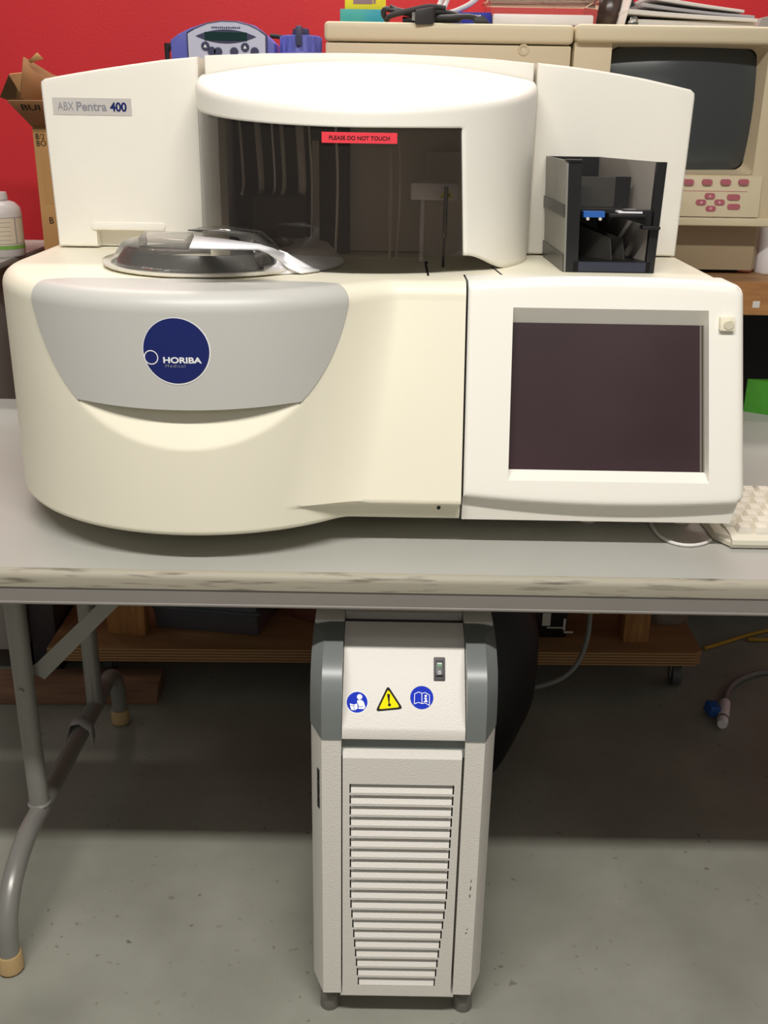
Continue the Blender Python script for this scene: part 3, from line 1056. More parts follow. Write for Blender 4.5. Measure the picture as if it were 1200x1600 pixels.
lb = MB().poly([rk(-0.005, 0.12, 0.03), rk(-0.005, 0.02, 0.03), rk(-0.005, 0.05, 0.17)])
obj('warning_tag', lb, 'yel', RK, 'yellow triangle tag')

# ------------------------------------------------------------------ cooling unit under the table
CU = thing('cooling_unit', 'pale grey floor standing cooling unit with louvred front under table', 'cooling unit', (0.03, 1.4, 0))
KX0, KX1 = -0.0955, 0.1580
IX0, IX1 = -0.0528, 0.1155
CB = 1.62
FY = 1.178
sideprof = [(FY, 0.0), (FY, 0.50)]
cprof = [(FY, 0.505), (1.178, 0.535), (1.183, 0.560), (1.194, 0.580), (1.212, 0.597), (1.236, 0.609), (1.262, 0.615)]


def column(xo, xi, sgn):
    """a side column with chamfered outer corner; xo outer, xi inner"""
    ch = 0.016; cy = 0.030
    pl = [(xi, 0.0), (xo - sgn * ch, 0.0), (xo, cy), (xo, 0.44), (xi, 0.44)]
    lowz = [0.053, 0.056]
    m = MB()
    def sec(z, dy):
        return [(x, FY + y + dy if y < 0.2 else CB, z) for x, y in pl]
    # lower body with chamfered foot: outer edge higher
    r0 = [(x, (FY + y) if y < 0.2 else CB, 0.0635 if x == xo else 0.051) for x, y in pl]
    r1_ = [(x, (FY + y) if y < 0.2 else CB, 0.5085 if x == xo else 0.500) for x, y in pl]
    m.grid([r0, r1_], True); m.poly(r0); m.poly(r1_)
    o = obj('side_column', m, 'coolwhite', CU)
    c = MB()
    rows_ = []
    for k, (y, z) in enumerate([(FY - 0.0015, 0.500)] + cprof[1:]):
        dy = y - FY
        rows_.append([(x + (sgn * 0.001 if x == xo else 0), (FY + q + dy) if q < 0.2 else CB - 0.20, (z + (0.0085 if x == xo and k == 0 else 0)) - (0.004 if x == xo and k > 3 else 0)) for x, q in pl])
    c.grid(rows_, True); c.poly(rows_[0]); c.poly(rows_[-1])
    obj('corner_cap', c, 'coolcap', CU, 'slate grey corner cap', angle=25)
    t = MB()
    p0 = [(x, 1.266 + (q if q < 0.2 else 0), 0.50) for x, q in pl]
    t.box(min(xo, xi), max(xo, xi), 1.30, CB, 0.50, 0.618, 0.004)
    obj('top_corner', t, 'coolwhite', CU)


column(KX0, IX0, -1)
column(KX1, IX1, 1)
# control panel
G1 = 0.0008
cpx0, cpx1 = IX0 + G1, IX1 - G1
cpp = [(FY + 0.022, 0.500), (FY + 0.001, 0.500), (FY + 0.001, 0.5135), (FY + 0.003, 0.517), (1.262, 0.6075), (1.268, 0.6105), (1.300, 0.6155), (1.303, 0.611), (1.303, 0.595)]
cp = MB()
cp.prism(cpp + [(1.295, 0.55)], lambda a, b, d: (d, a, b), cpx0, cpx1)
cpo = obj('control_panel', cp, 'coolwhite', CU, 'sloping control panel', angle=30)
obj('top_panel', MB().box(IX0, IX1, 1.322, CB, 0.56, 0.6195, 0.002), 'coolwhite', CU)
obj('top_slot', MB().box(IX0, IX1, 1.3035, 1.3215, 0.57, 0.6085), 'black', CU)
core = MB().box(IX0 + 0.001, IX1 - 0.001, 1.215, CB, 0.052, 0.505)
obj('inner_case', core, 'gap', CU)
rec = MB().hexa([(IX0, 1.184, 0.470), (IX1, 1.184, 0.470), (IX1, 1.214, 0.470), (IX0, 1.214, 0.470), (IX0, 1.199, 0.503), (IX1, 1.199, 0.503), (IX1, 1.214, 0.503), (IX0, 1.214, 0.503)])
obj('recess_strip', rec, 'coolgap', CU)
# louvred door
DX0, DX1, DB0, DB1 = -0.0507, 0.1118, 0.049, 0.4790
dr = MB()
NS = 20
ztop, zbot = 0.4300, 0.0665
pit = (ztop - zbot) / NS
slots = []
for i in range(NS):
    zt = ztop - i * pit - 0.0005; zb_ = zt - pit * 0.80
    k = max(0, (i - 10.5)) / 8.5
    xl = -0.0412 + 0.0012 * min(i / 11, 1) + 0.0122 * k
    xr = 0.1028 - 0.0030 * min(i / 11, 1) - 0.0118 * k
    slots.append((xl, xr, zb_, zt))


fy = FY - 0.002
TB = 0.0035
dr.grid([[(DX0, fy + 0.012, DB1), (DX1, fy + 0.012, DB1)], [(DX0, fy + 0.004, DB1 - 0.0005), (DX1, fy + 0.004, DB1 - 0.0005)], [(DX0, fy, DB1 - 0.0075), (DX1, fy, DB1 - 0.0075)]])
zc = DB1 - 0.0075
dr.poly([(DX0, fy, zc), (DX1, fy, zc), (DX1, fy, slots[0][3]), (slots[0][1], fy, slots[0][3]), (slots[0][0], fy, slots[0][3]), (DX0, fy, slots[0][3])])
for i, (xl, xr, zb_, zt) in enumerate(slots):
    dr.poly([(DX0, fy, zt), (xl, fy, zt), (xl, fy, zb_), (DX0, fy, zb_)])
    dr.poly([(xr, fy, zt), (DX1, fy, zt), (DX1, fy, zb_), (xr, fy, zb_)])
    zn = slots[i + 1][3] if i < NS - 1 else DB0
    xl2, xr2 = (slots[i + 1][0], slots[i + 1][1]) if i < NS - 1 else (xl, xr)
    dr.poly([(DX0, fy, zb_), (xl, fy, zb_), (xr, fy, zb_), (DX1, fy, zb_), (DX1, fy, zn), (xr2, fy, zn), (xl2, fy, zn), (DX0, fy, zn)])
dr.poly([(DX0, fy, zc), (DX0, fy, DB0), (DX0, fy + 0.015, DB0), (DX0, fy + 0.015, DB1 - 0.002), (DX0, fy + 0.004, DB1 - 0.0005)])
dr.poly([(DX1, fy, zc), (DX1, fy, DB0), (DX1, fy + 0.015, DB0), (DX1, fy + 0.015, DB1 - 0.002), (DX1, fy + 0.004, DB1 - 0.0005)])
dr.poly([(DX0, fy, DB0), (DX1, fy, DB0), (DX1, fy + 0.015, DB0), (DX0, fy + 0.015, DB0)])
dro = obj('louvred_door', dr, 'coolwhite', CU, 'removable front panel with horizontal louvres', angle=20)
for xl, xr, zb_, zt in slots:
    m = MB()
    h = zt - zb_
    m.hexa([(xl + 0.0022, fy - 0.0004, zb_ + 0.0002), (xr - 0.0022, fy - 0.0004, zb_ + 0.0002), (xr - 0.0022, fy + 0.0012, zb_ + 0.0002), (xl + 0.0022, fy + 0.0012, zb_ + 0.0002),
            (xl + 0.0012, fy + 0.0085, zt - h * 0.06), (xr - 0.0012, fy + 0.0085, zt - h * 0.06), (xr - 0.0012, fy + 0.0097, zt - h * 0.06), (xl + 0.0012, fy + 0.0097, zt - h * 0.06)])
    obj('louvre', m, 'coolwhite', dro)
obj('base_plate', MB().box(IX0 - 0.001, IX1 + 0.001, 1.180, CB, 0.044, 0.0485), 'coolwhite', CU)
for x in (-0.0715, 0.1340):
    for y in (1.205, 1.58):
        obj('foot', MB().lathe([(0.0, 0.0), (0.0130, 0.0), (0.0145, 0.003), (0.0140, 0.026), (0.010, 0.030), (0.010, 0.053)], (x, y, 0), 24), 'footr', CU, 'grey rubber foot')
sl = MB().prism(rrect(-0.0868, -0.0830, 0.3805, 0.4455, 0.0018, 4), XZ, FY + 0.0005, FY + 0.004)
# slot lies on the chamfer of the left column
sl.bm.transform(Matrix.Translation((0.0025, 0.0045, 0)))
sl = MB()
for z0, z1 in ((0.3805, 0.4000), (0.4005, 0.4235), (0.4240, 0.4455)):
    def chp(x):    # point on the chamfer plane
        return FY + (KX0 + 0.016 - x) / 0.016 * 0.030
    sl.poly([(-0.0868, chp(-0.0868) - 0.0006, z0), (-0.0830, chp(-0.0830) - 0.0006, z0), (-0.0830, chp(-0.0830) - 0.0006, z1), (-0.0868, chp(-0.0868) - 0.0006, z1)])
obj('side_slot', sl, 'gap', CU)
chips = MB()
for (px, py, w_, h_) in ((736, 1377, 1.2, 5), (735, 1388, 1.6, 7), (734, 1400, 1.4, 6), (730, 1452, 1.2, 3), (728, 1458, 3, 1.6)):
    p = at(px, py, FY - 0.0006)
    chips.poly([p + Vector((-w_, 0, -h_)) * 0.0005, p + Vector((w_, 0, -h_ * 0.8)) * 0.0005, p + Vector((w_ * 1.2, 0, h_)) * 0.0005, p + Vector((-w_ * 0.3, 0, h_ * 0.9)) * 0.0005])
co = obj('paint_chips', chips, 'darkgrey', CU, 'small grey paint chips'); co['kind'] = 'stuff'

# things on the sloping panel: local frame (a across, b up the slope)
SO = Vector((0.0315, 1.1812, 0.517)); SB = Vector((0, 1.262 - 1.181, 0.6075 - 0.517)); SL = SB.length; SB.normalize()
SN = Vector((0, -SB.z, SB.y))


def slope(a, b, n=0.0):
    return SO + Vector((a, 0, 0)) + SB * b + SN * n


def onslope(px, py):
    d = FPX * _F + (px - 600) * _RP - (py - 800) * _UP
    o = Vector((0, 0, H)); t = (SO - o).dot(SN) / d.dot(SN)
    p = o + d * t - SO
    return p.x, p.dot(SB)


SLP = lambda a, b, d: tuple(slope(a, b, d))
ca, cb_ = onslope(686.5, 1045.5)
sw = MB().prism(rrect(ca - 0.0078, ca + 0.0078, cb_ - 0.0162, cb_ + 0.0162, 0.0012, 3), SLP, 0, 0.0025, 0.0006, 2, 'all')
swo = obj('power_switch', sw, 'darkgrey', cpo, 'black rocker switch')
# rocker etc are siblings inside the panel
rkr = MB().hexa([slope(ca - .0052, cb_ - .0105, .0026), slope(ca + .0052, cb_ - .0105, .0026), slope(ca + .0052, cb_ + .0115, .0026), slope(ca - .0052, cb_ + .0115, .0026),
                 slope(ca - .0050, cb_ - .0100, .0060), slope(ca + .0050, cb_ - .0100, .0060), slope(ca + .0050, cb_ + .0110, .0032), slope(ca - .0050, cb_ + .0110, .0032)], 0.0004)
obj('rocker', rkr, 'black', cpo)
rm = MB().poly([slope(ca - .0034, cb_ + .0022, .0048), slope(ca + .0034, cb_ + .0022, .0048), slope(ca + .0034, cb_ + .0082, .0040), slope(ca - .0034, cb_ + .0082, .0040)])
obj('switch_lens', rm, 'green', cpo, 'green lens')
rm = MB().poly([slope(ca - .0032, cb_ + .0062, .0046), slope(ca + .0032, cb_ + .0062, .0046), slope(ca + .0032, cb_ + .0075, .0044), slope(ca - .0032, cb_ + .0075, .0044)])
rm.grid([[slope(ca + q * math.cos(2 * PI * i / 24) * .85, cb_ - .0060 + q * math.sin(2 * PI * i / 24), .0062) for i in range(24)] for q in (0.0014, 0.0022)], True)
obj('switch_mark', rm, 'stickw', cpo)


def decal(name, pts, mt, n, lab=None):
    mb_ = MB()
    for p in pts:
        mb_.poly([slope(a, b, n) for a, b in p])
    return obj(name, mb_, mt, cpo, lab)


def strokes(name, lines_, wid, mt, n):
    mb_ = MB()
    for L in lines_:
        for (a, b), (c, d) in zip(L, L[1:]):
            t = Vector((c - a, d - b)); t.normalize(); q = Vector((-t.y, t.x)) * wid / 2; e = t * wid * 0.4
            mb_.poly([slope(a + q.x - e.x, b + q.y - e.y, n), slope(c + q.x + e.x, d + q.y + e.y, n), slope(c - q.x + e.x, d - q.y + e.y, n), slope(a - q.x - e.x, b - q.y - e.y, n)])
    return obj(name, mb_, mt, cpo)


# reading-person sign
a0, b0 = onslope(558, 1097.3)
r0 = 0.0146
decal('reading_sign_rim', [disc(a0, b0, r0 * 1.05)], 'stickw', 0.0003)
decal('reading_sign', [disc(a0, b0, r0 * 0.97)], 'blue', 0.0005, 'blue round sign with reading figure')
T = lambda L: [(a0 + x * r0, b0 + y * r0) for x, y in L]
decal('reading_figure', [T(disc(0.22, 0.50, 0.25, 24)), T([(-0.02, 0.10), (0.12, 0.22), (0.45, 0.20), (0.62, 0.02), (0.78, -0.42), (0.70, -0.62), (0.15, -0.62), (0.10, -0.35)]),
                         T([(-0.68, -0.12), (-0.30, -0.22), (0.02, -0.12), (0.06, -0.60), (-0.25, -0.78), (-0.55, -0.68)])], 'stickw', 0.0007)
strokes('reading_figure_lines', [T([(-0.30, -0.22), (-0.25, -0.76)]), T([(0.05, -0.10), (0.15, -0.42), (0.55, -0.40)]), T([(-0.55, -0.30), (-0.36, -0.36)])], 0.0007, 'blue', 0.0009)
# warning triangle
A_ = onslope(606, 1071); B_ = onslope(586.5, 1112); D_ = onslope(630, 1107.8)


def rtri(P, r):
    out = []
    n = len(P)
    for i in range(n):
        p = Vector(P[i]); q0 = (Vector(P[i - 1]) - p).normalized(); q1 = (Vector(P[(i + 1) % n]) - p).normalized()
        for k in range(5):
            t = k / 4
            s0 = p + q0 * r; s1 = p + q1 * r
            out.append(tuple((1 - t) ** 2 * s0 + 2 * t * (1 - t) * p + t * t * s1))
    return out


cen = ((A_[0] + B_[0] + D_[0]) / 3, (A_[1] + B_[1] + D_[1]) / 3)
shr = lambda P, k: [(cen[0] + (x - cen[0]) * k, cen[1] + (y - cen[1]) * k) for x, y in P]
decal('warning_triangle_border', [rtri([A_, B_, D_], 0.0055)], 'ink', 0.0004)
decal('warning_triangle', [rtri(shr([A_, B_, D_], 0.76), 0.0035)], 'yellow', 0.0006, 'yellow warning triangle')
e0, e1 = onslope(607, 1084.5), onslope(608.5, 1101.5)
decal('exclamation_mark', [[(e0[0] - .0020, e0[1]), (e0[0] + .0020, e0[1]), (e0[0] + .0016, e0[1] - .0135), (e0[0] + .0004, e0[1] - .0135)], disc(e1[0], e1[1], 0.0021, 20)], 'ink', 0.0008)
# manual sign
a0, b0 = onslope(659, 1090)
r0 = 0.0158
decal('manual_sign', [disc(a0, b0, r0)], 'blue', 0.0004, 'blue round sign with open book')
strokes('manual_book', [T([(0, 0.36), (-0.25, 0.48), (-0.62, 0.32), (-0.64, -0.56), (-0.30, -0.42), (0.02, -0.52), (0, 0.36)]), T([(0.0, 0.36), (0.30, 0.44), (0.66, 0.22), (0.66, -0.68), (0.30, -0.46), (0.02, -0.52)])], 0.0009, 'stickw', 0.0006)
decal('manual_letter', [T(disc(0.34, 0.14, 0.11, 16)), T([(0.20, -0.02), (0.43, -0.02), (0.43, -0.30), (0.52, -0.30), (0.52, -0.38), (0.18, -0.38), (0.18, -0.30), (0.28, -0.30), (0.28, -0.10), (0.20, -0.10)])], 'stickw', 0.0006)

# ------------------------------------------------------------------ keyboard and cables on the table
KB = thing('keyboard', 'ivory computer keyboard on table beside the touchscreen', 'keyboard', (0.68, 1.38, TZ))
kbp = [(1.291, TZ + 0.002), (1.288, TZ + 0.008), (1.289, TZ + 0.014), (1.302, TZ + 0.019), (1.462, TZ + 0.027), (1.468, TZ + 0.022), (1.468, TZ + 0.002)]
kbm = MB()
kbm.hexa([(0.4640, 1.3150, TZ + .002), (0.4780, 1.2910, TZ + .002), (0.92, 1.2910, TZ + .002), (0.92, 1.3150, TZ + .002), (0.4640, 1.3150, TZ + .010), (0.4770, 1.2900, TZ + .010), (0.92, 1.2900, TZ + .010), (0.92, 1.315, TZ + .010)], 0.001)
kbm.prism(kbp, lambda a, b, d: (d + (0.012 * 0 if a > 1.31 else 0), a, b), 0.476, 0.92, 0.0)
kbm.hexa([(0.4600, 1.322, TZ + .002), (0.4765, 1.300, TZ + .002), (0.4765, 1.468, TZ + .002), (0.4600, 1.468, TZ + .002), (0.4620, 1.322, TZ + .012), (0.4765, 1.300, TZ + .016), (0.4765, 1.468, TZ + .024), (0.462, 1.468, TZ + .018)])
obj('shell', kbm, 'keyside', KB)
for r_ in range(7):
    y0 = 1.3035 + r_ * 0.0235 * 0.97
    zb_ = TZ + 0.019 + 0.008 * (y0 - 1.30) / 0.165
    offx = (0.0, -0.013, 0.002, -0.009, 0.006, 0.012, 0.004)[r_]
    x = 0.487 + offx
    while x < 0.90:
        w_ = 0.0222
        m = MB().hexa([(x, y0, zb_), (x + w_, y0, zb_), (x + w_, y0 + 0.0222, zb_ + .001), (x, y0 + 0.0222, zb_ + .001),
                       (x + 0.004, y0 + 0.0025, zb_ + 0.0085), (x + w_ - 0.004, y0 + 0.0025, zb_ + 0.0085), (x + w_ - 0.004, y0 + 0.0170, zb_ + 0.0100), (x + 0.004, y0 + 0.0170, zb_ + 0.0100)], 0.0008)
        if x + w_ < 0.62:
            obj('key', m, 'keyb', KB)
        else:
            m.bm.free()
        x += 0.0230
fb = MB()
rest = MB().box(0.62, 0.90, 1.305, 1.455, TZ + 0.019, TZ + 0.030, 0.003)
obj('key_block', rest, 'keyb', KB)
solo('thin_cable', MB().tube([(0.405, 1.485, TZ + .003), (0.395, 1.425, TZ + .003), (0.3915, 1.376, TZ + .003), (0.395, 1.346, TZ + .003), (0.409, 1.325, TZ + .003), (0.428, 1.319, TZ + .003), (0.448, 1.326, TZ + .003), (0.463, 1.340, TZ + .003)], 0.0024, 10), 'wcable',
     'thin white cable looped on table under the touchscreen', 'cable')
KB.location += Vector((0.008, 0.024, 0))          # pushed back against the housing
GB = thing('green_carton', 'small green and blue carton behind the analyzer at right', 'box', (0.82, 2.08, TZ))
g = MB().hexa([(0.7780, 2.015, TZ), (0.92, 2.025, TZ), (0.90, 2.043, TZ), (0.735, 2.043, TZ), (0.7780, 2.015, TZ + .068), (0.92, 2.025, TZ + .068), (0.90, 2.043, TZ + .068), (0.735, 2.043, TZ + .068)])
obj('carton', g, 'greenbox', GB)
obj('print_patch', MB().poly([(0.786, 2.0145, TZ + .048), (0.82, 2.0170, TZ + .042), (0.82, 2.0170, TZ + .064), (0.789, 2.0148, TZ + .061)]), 'blubox', GB)

# ------------------------------------------------------------------ work bench behind
WB = thing('work_bench', 'wooden work bench against the red wall behind the grey table', 'bench', (0, 2.4, 0))
BT = 0.9905
obj('bench_top', MB().box(-0.742, 1.25, 2.06, 2.795, BT - 0.018, BT), 'ply', WB)
obj('front_beam', MB().box(-0.742, 1.25, 2.055, 2.095, BT - 0.066, BT - 0.0005, 0.003), 'wood', WB)
for x in (-0.622, 0.604):
    for y in (2.165, 2.62):
        obj('post', MB().box(x - 0.03, x + 0.03, y, y + 0.07, 0.125, BT - 0.018, 0.002), 'woodend', WB)
sh = MB().poly([(-0.775, 2.09, 0.1255), (0.735, 2.115, 0.1255), (0.752, 2.13, 0.1255), (0.752, 2.72, 0.1255), (-0.775, 2.72, 0.1255)])
obj('lower_shelf', sh, 'ply', WB)
se = MB()
se.prism([(-0.775, 2.09), (0.735, 2.115), (0.752, 2.13), (0.752, 2.72), (-0.775, 2.72)], lambda a, b, d: (a, b, d), 0.092, 0.1250)
obj('shelf_edge', se, 'plyedge', WB, 'layered plywood edge')
for x, y in ((0.715, 2.19), (-0.66, 2.19), (0.715, 2.62), (-0.66, 2.62)):
    c = MB().cyl((x - 0.011, y, 0.028), (x + 0.011, y, 0.028), 0.028, n=28, bev=0.003)
    co_ = obj('caster', c, 'wheel', WB, 'grey caster wheel')
    obj('caster_fork', MB().box(x - 0.015, x + 0.015, y - 0.02, y + 0.02, 0.06, 0.092).box(x - 0.015, x - 0.012, y - 0.012, y + 0.012, 0.025, 0.065).box(x + 0.012, x + 0.015, y - 0.012, y + 0.012, 0.025, 0.065), 'steel', co_)
obj('tape_scrap', MB().box(0.727, 0.741, 2.0545, 2.0552, 0.940, 0.953), 'paper', WB, 'white scrap on the beam')

# things on the lower shelf
PT = thing('storage_tub', 'scratched clear storage tub on plywood shelf left of cooling unit', 'tub', (-0.40, 2.26, 0.126))
pts = [(-0.545, 2.20), (-0.295, 2.165), (-0.255, 2.33), (-0.53, 2.37)]
t = MB(); t.hexa([(x, y, 0.1262) for x, y in pts] + [(x * 1.01, y, 0.205) for x, y in pts], 0.004)
obj('tub', t, 'tub', PT)
t = MB(); q = [(x * 1.0 + (-.006 if x < -0.4 else .006), y + (-.006 if y < 2.25 else .006)) for x, y in pts]
t.hexa([(x, y, 0.178) for x, y in q] + [(x, y, 0.186) for x, y in q], 0.002)
obj('rim', t, 'tub', PT)
solo('carton', MB().hexa([(-0.225, 2.26, 0.1262), (-0.08, 2.20, 0.1262), (-0.06, 2.42, 0.1262), (-0.21, 2.46, 0.1262), (-0.225, 2.26, 0.27), (-0.08, 2.20, 0.27), (-0.06, 2.42, 0.27), (-0.21, 2.46, 0.27)], 0.003), 'redbrown',
     'red brown carton on plywood shelf beside the cooling unit', 'box')
solo('wood_block', MB().box(-0.595 + 0.004, -0.560, 2.155, 2.20, 0.1262, 0.235, 0.002), 'woodend', 'pale wood offcut on shelf beside left bench post', 'wood block')
fm_ = MB(); rows = []
for i in range(12):
    v = i / 11
    rows.append([(0.705 + (0.062 - 0.03 * v) * math.cos(2 * PI * k / 28) * (1 + .12 * noise.noise((k * .9, v * 3, 1))),
                  2.31 + (0.055 - 0.03 * v) * math.sin(2 * PI * k / 28) * (1 + .15 * noise.noise((k * .7, v * 3, 5))), 0.1262 + 0.16 * v) for k in range(28)])
fm_.grid(rows, True); fm_.poly(rows[0]); fm_.poly(rows[-1])
solo('plastic_bag', fm_, 'film', 'crumpled clear plastic bag on shelf beside right bench post', 'bag')
# dark apparatus behind the cooling unit
AP = thing('scrap_electronics', 'dark electronic unit with white tags on shelf right of cooling unit', 'electronics', (0.38, 2.25, 0.126))
obj('chassis', MB().box(0.27, 0.44, 2.18, 2.36, 0.1262, 0.33, 0.004), 'black', AP)
for (px, py, w_, h_) in ((854, 968, 14, 24), (888, 988, 16, 3), (882, 976, 4, 22), (868, 981, 30, 2)):
    p = at(px, py, 2.178); k = 2.2 / 1600
    obj('white_tag', MB().box(p.x - w_ * k / 2, p.x + w_ * k / 2, 2.1775, 2.180, p.z - h_ * k / 2, p.z + h_ * k / 2), 'paper', AP)
tb_ = MB()
rows = []
for i in range(20):
    v = i / 19
    rr_ = 0.150 * math.sin(PI * min(1, 0.15 + 0.62 * v + 0.16 * v * v)) ** 0.75 if i < 19 else 0.06
    rows.append([(0.172 + rr_ * math.cos(2 * PI * k / 40) * (1 + .05 * noise.noise((k * .6, v * 5, 2))), 1.86 + rr_ * math.sin(2 * PI * k / 40) * (1 + .06 * noise.noise((k * .5, v * 4, 9))), 0.001 + 0.50 * v) for k in range(40)])
tb_.grid(rows, True); tb_.poly(rows[0]); tb_.poly(rows[-1])
solo('rubbish_bag', tb_, 'bag', 'black bulging bag on floor behind the cooling unit', 'bag')
P = [at(922, 945, 1.93), at(922, 960, 1.92), at(917, 1000, 1.91), at(903, 1035, 1.90), at(880, 1058, 1.885), at(850, 1070, 1.88), at(834, 1073, 1.878)]
P = [Vector((P[0].x, 1.955, 0.70)), Vector((P[0].x, 1.94, 0.5))] + P
solo('grey_hose', MB().tube(P, 0.0055, 10), 'gcable', 'thin grey hose hanging behind cooling unit to black bag', 'hose')
solo('extension_lead', MB().tube([atz(1100, 1013, 0.006), atz(1125, 1006, 0.006), atz(1160, 995, 0.006), atz(1200, 985, 0.006), atz(1260, 975, 0.006), atz(1300, 985, 0.006), atz(1240, 999, 0.006), atz(1168, 999, 0.006)], 0.005, 8), 'ycable', 'yellow cord lying on floor right of the plywood shelf', 'cord')
VH = thing('valve_hose', 'grey hose with white and blue valve lying on floor at right', 'hose', (0.80, 2.05, 0))
hp = [atz(1131, 1099, 0.016), atz(1138, 1078, 0.015), atz(1152, 1064, 0.013), atz(1175, 1054, 0.010), atz(1200, 1050, 0.008), atz(1260, 1046, 0.008)]
obj('hose', MB().tube(hp, 0.007, 10), 'gcable', VH)
p0, p1, p2 = atz(1129, 1128, 0.016), atz(1131, 1112, 0.016), atz(1130, 1101, 0.016)
vb = MB().cyl(p0, p1 + (p1 - p0) * 0.9, 0.0125, n=20, bev=0.001)
vb.cyl(p0 - (p1 - p0).normalized() * 0.012, p0, 0.0105, 0.0125, n=20)
vb.lathe([(0.0, 0)], p0, 4)
obj('valve_body', vb, 'purewhite', VH, 'white valve body')
obj('valve_ring', MB().cyl(p0 + (p1 - p0) * 0.20, p0 + (p1 - p0) * 0.32, 0.0138, n=20), 'footr', VH)
h0 = p1 + Vector((-0.008, 0, 0.004))
hm = MB().hexa([h0 + Vector(v) for v in ((-.028, -.010, -.012), (-.004, -.014, -.012), (-.004, .018, -.012), (-.034, .022, -.012), (-.026, -.010, .014), (-.004, -.014, .014), (-.004, .018, .014), (-.030, .022, .014))], 0.003)
obj('valve_handle', hm, 'valveblue', VH, 'blue valve handle')
solo('lumber_beam', MB().hexa([(-1.15, 2.035, 0.0005), (-0.521, 2.055, 0.0005), (-0.519, 2.12, 0.0005), (-1.15, 2.10, 0.0005), (-1.15, 2.025, 0.058), (-0.512, 2.045, 0.058), (-0.515, 2.12, 0.058), (-1.15, 2.10, 0.058)], 0.003), 'beam', 'rough timber beam lying on floor at left under the shelf', 'timber')
GC = thing('grey_cabinet', 'pale grey metal cabinet at far left carrying the white bottle', 'cabinet', (-0.95, 2.3, 0))
obj('cabinet_body', MB().box(-1.25, -0.848, 2.15, 2.55, 0.085, 0.9775, 0.004), 'paleg', GC)
obj('cabinet_top', MB().box(-1.255, -0.800, 2.145, 2.555, 0.9775, 0.9905, 0.003), 'paleg', GC)
for x in (-1.2, -0.88):
    for y in (2.24, 2.50):
        obj('cabinet_foot', MB().cyl((x, y, 0), (x, y, 0.086), 0.018, n=16), 'black', GC)
solo('shade_filler', MB().box(0.785, 1.22, 2.57, 2.785, 0.0005, 0.86, 0.01), 'bag', 'black crate added to darken the space under right end of bench', 'filler')  # black box added so the gap below the bench renders dark
solo('dark_case', MB().box(-0.843, -0.782, 2.18, 2.60, 0.0005, 0.42, 0.006), 'darkgrey', 'dark grey case on floor between grey cabinet and plywood shelf', 'case')
sc_ = MB()
p = Vector((-0.585, 1.70, 0.172))
sc_.grid([[p + Vector((-0.034, -0.02, -0.055)), p + Vector((-0.018, -0.004, 0.002)), p + Vector((0.0, 0.0, 0.0035)), p + Vector((0.018, 0.0, -0.012)), p + Vector((0.024, 0.002, -0.055))],
          [p + Vector((-0.022, 0.03, -0.05)), p + Vector((-0.017, 0.03, 0.001)), p + Vector((0.0, 0.03, 0.0035)), p + Vector((0.018, 0.03, -0.010)), p + Vector((0.020, 0.03, -0.040))]])
so = solo('paper_scrap', sc_, 'paperg', 'scrap of grey paper draped over the table foot bar', 'paper')
solidify(so, 0.0006)
solo('yellow_tape', MB().hexa([(at(914, 957, 1.2135) + Vector(v)) for v in ((0, 0, -.0015), (.019, 0, -.0015), (.019, .003, -.0015), (0, .003, -.0015), (0, 0, .001), (.019, 0, .001), (.019, .003, .001), (0, .003, .001))]), 'yel', 'tiny piece of yellow tape under the table rail', 'tape')

# ------------------------------------------------------------------ equipment on the bench
BI = thing('lidded_instrument', 'long beige lidded instrument behind the analyzer beside the monitor', 'instrument', (0.11, 2.36, BT))
obj('case', MB().box(-0.1255, 0.3400, 2.125, 2.60, BT + 0.006, 1.4135, 0.004), 'beige', BI)
obj('lid', MB().box(-0.1275, 0.3425, 2.118, 2.60, 1.4155, 1.4495, 0.010, 4), 'beige2', BI)
obj('foot', MB().box(-0.10, 0.32, 2.16, 2.56, BT, BT + 0.008), 'black', BI)
kn = MB()
c0 = at(818, 78, 2.1245)
kn.grid([[(c0.x + q * math.cos(2 * PI * i / 24), 2.1245 - d_, c0.z + q * math.sin(2 * PI * i / 24)) for i in range(24)] for q, d_ in ((0.0105, 0), (0.0098, 0.0016), (0.0075, 0.0016), (0.006, 0.0004))], True)
obj('lid_latch', kn, 'beige', BI)

CT = thing('monitor_terminal', 'beige terminal with curved dark screen and rose keys behind analyzer', 'terminal', (0.57, 2.36, BT))
CX0, CX1 = 0.345, 0.762
hd_ = MB()
hd_.box(CX0, CX1, 2.122, 2.60, 1.091, 1.4215, 0.004)
heado = obj('head_case', hd_, 'beige', CT)
sx0, sx1, sz0, sz1 = 0.417, 0.712, 1.190, 1.4235
boolcut(heado, MB().box(sx0 - .001, sx1 + .001, 2.10, 2.20, sz0 - .002, sz1 - .001))
lid = MB().box(CX0 - 0.001, CX1, 2.104, 2.60, 1.4195, 1.4510, 0.010, 4)
obj('top_cover', lid, 'beige2', CT)
rows = []
for i in range(25):
    v = i / 24
    row = []
    for j in range(31):
        u = j / 30
        a = 2 * u - 1; b = 2 * v - 1
        # superellipse outline of the picture tube
        k = max(abs(a), abs(b)); n_ = (abs(a) ** 9 + abs(b) ** 9) ** (1 / 9) if k > 0 else 1
        f_ = k / n_ if n_ > 0 else 1
        a2, b2 = a * f_, b * f_
        row.append((0.5635 + 0.1445 * a2, 2.142 + 0.024 * (a2 * a2 * 0.55 + b2 * b2 * 0.7), 1.3055 + 0.1125 * b2))
    rows.append(row)
obj('screen', MB().grid(rows), 'crt', CT, 'dark curved picture tube')
bz = MB()
ring0 = rrect(sx0 - .001, sx1 + .001, sz0 - .002, sz1 - .001, 0.006, 6)
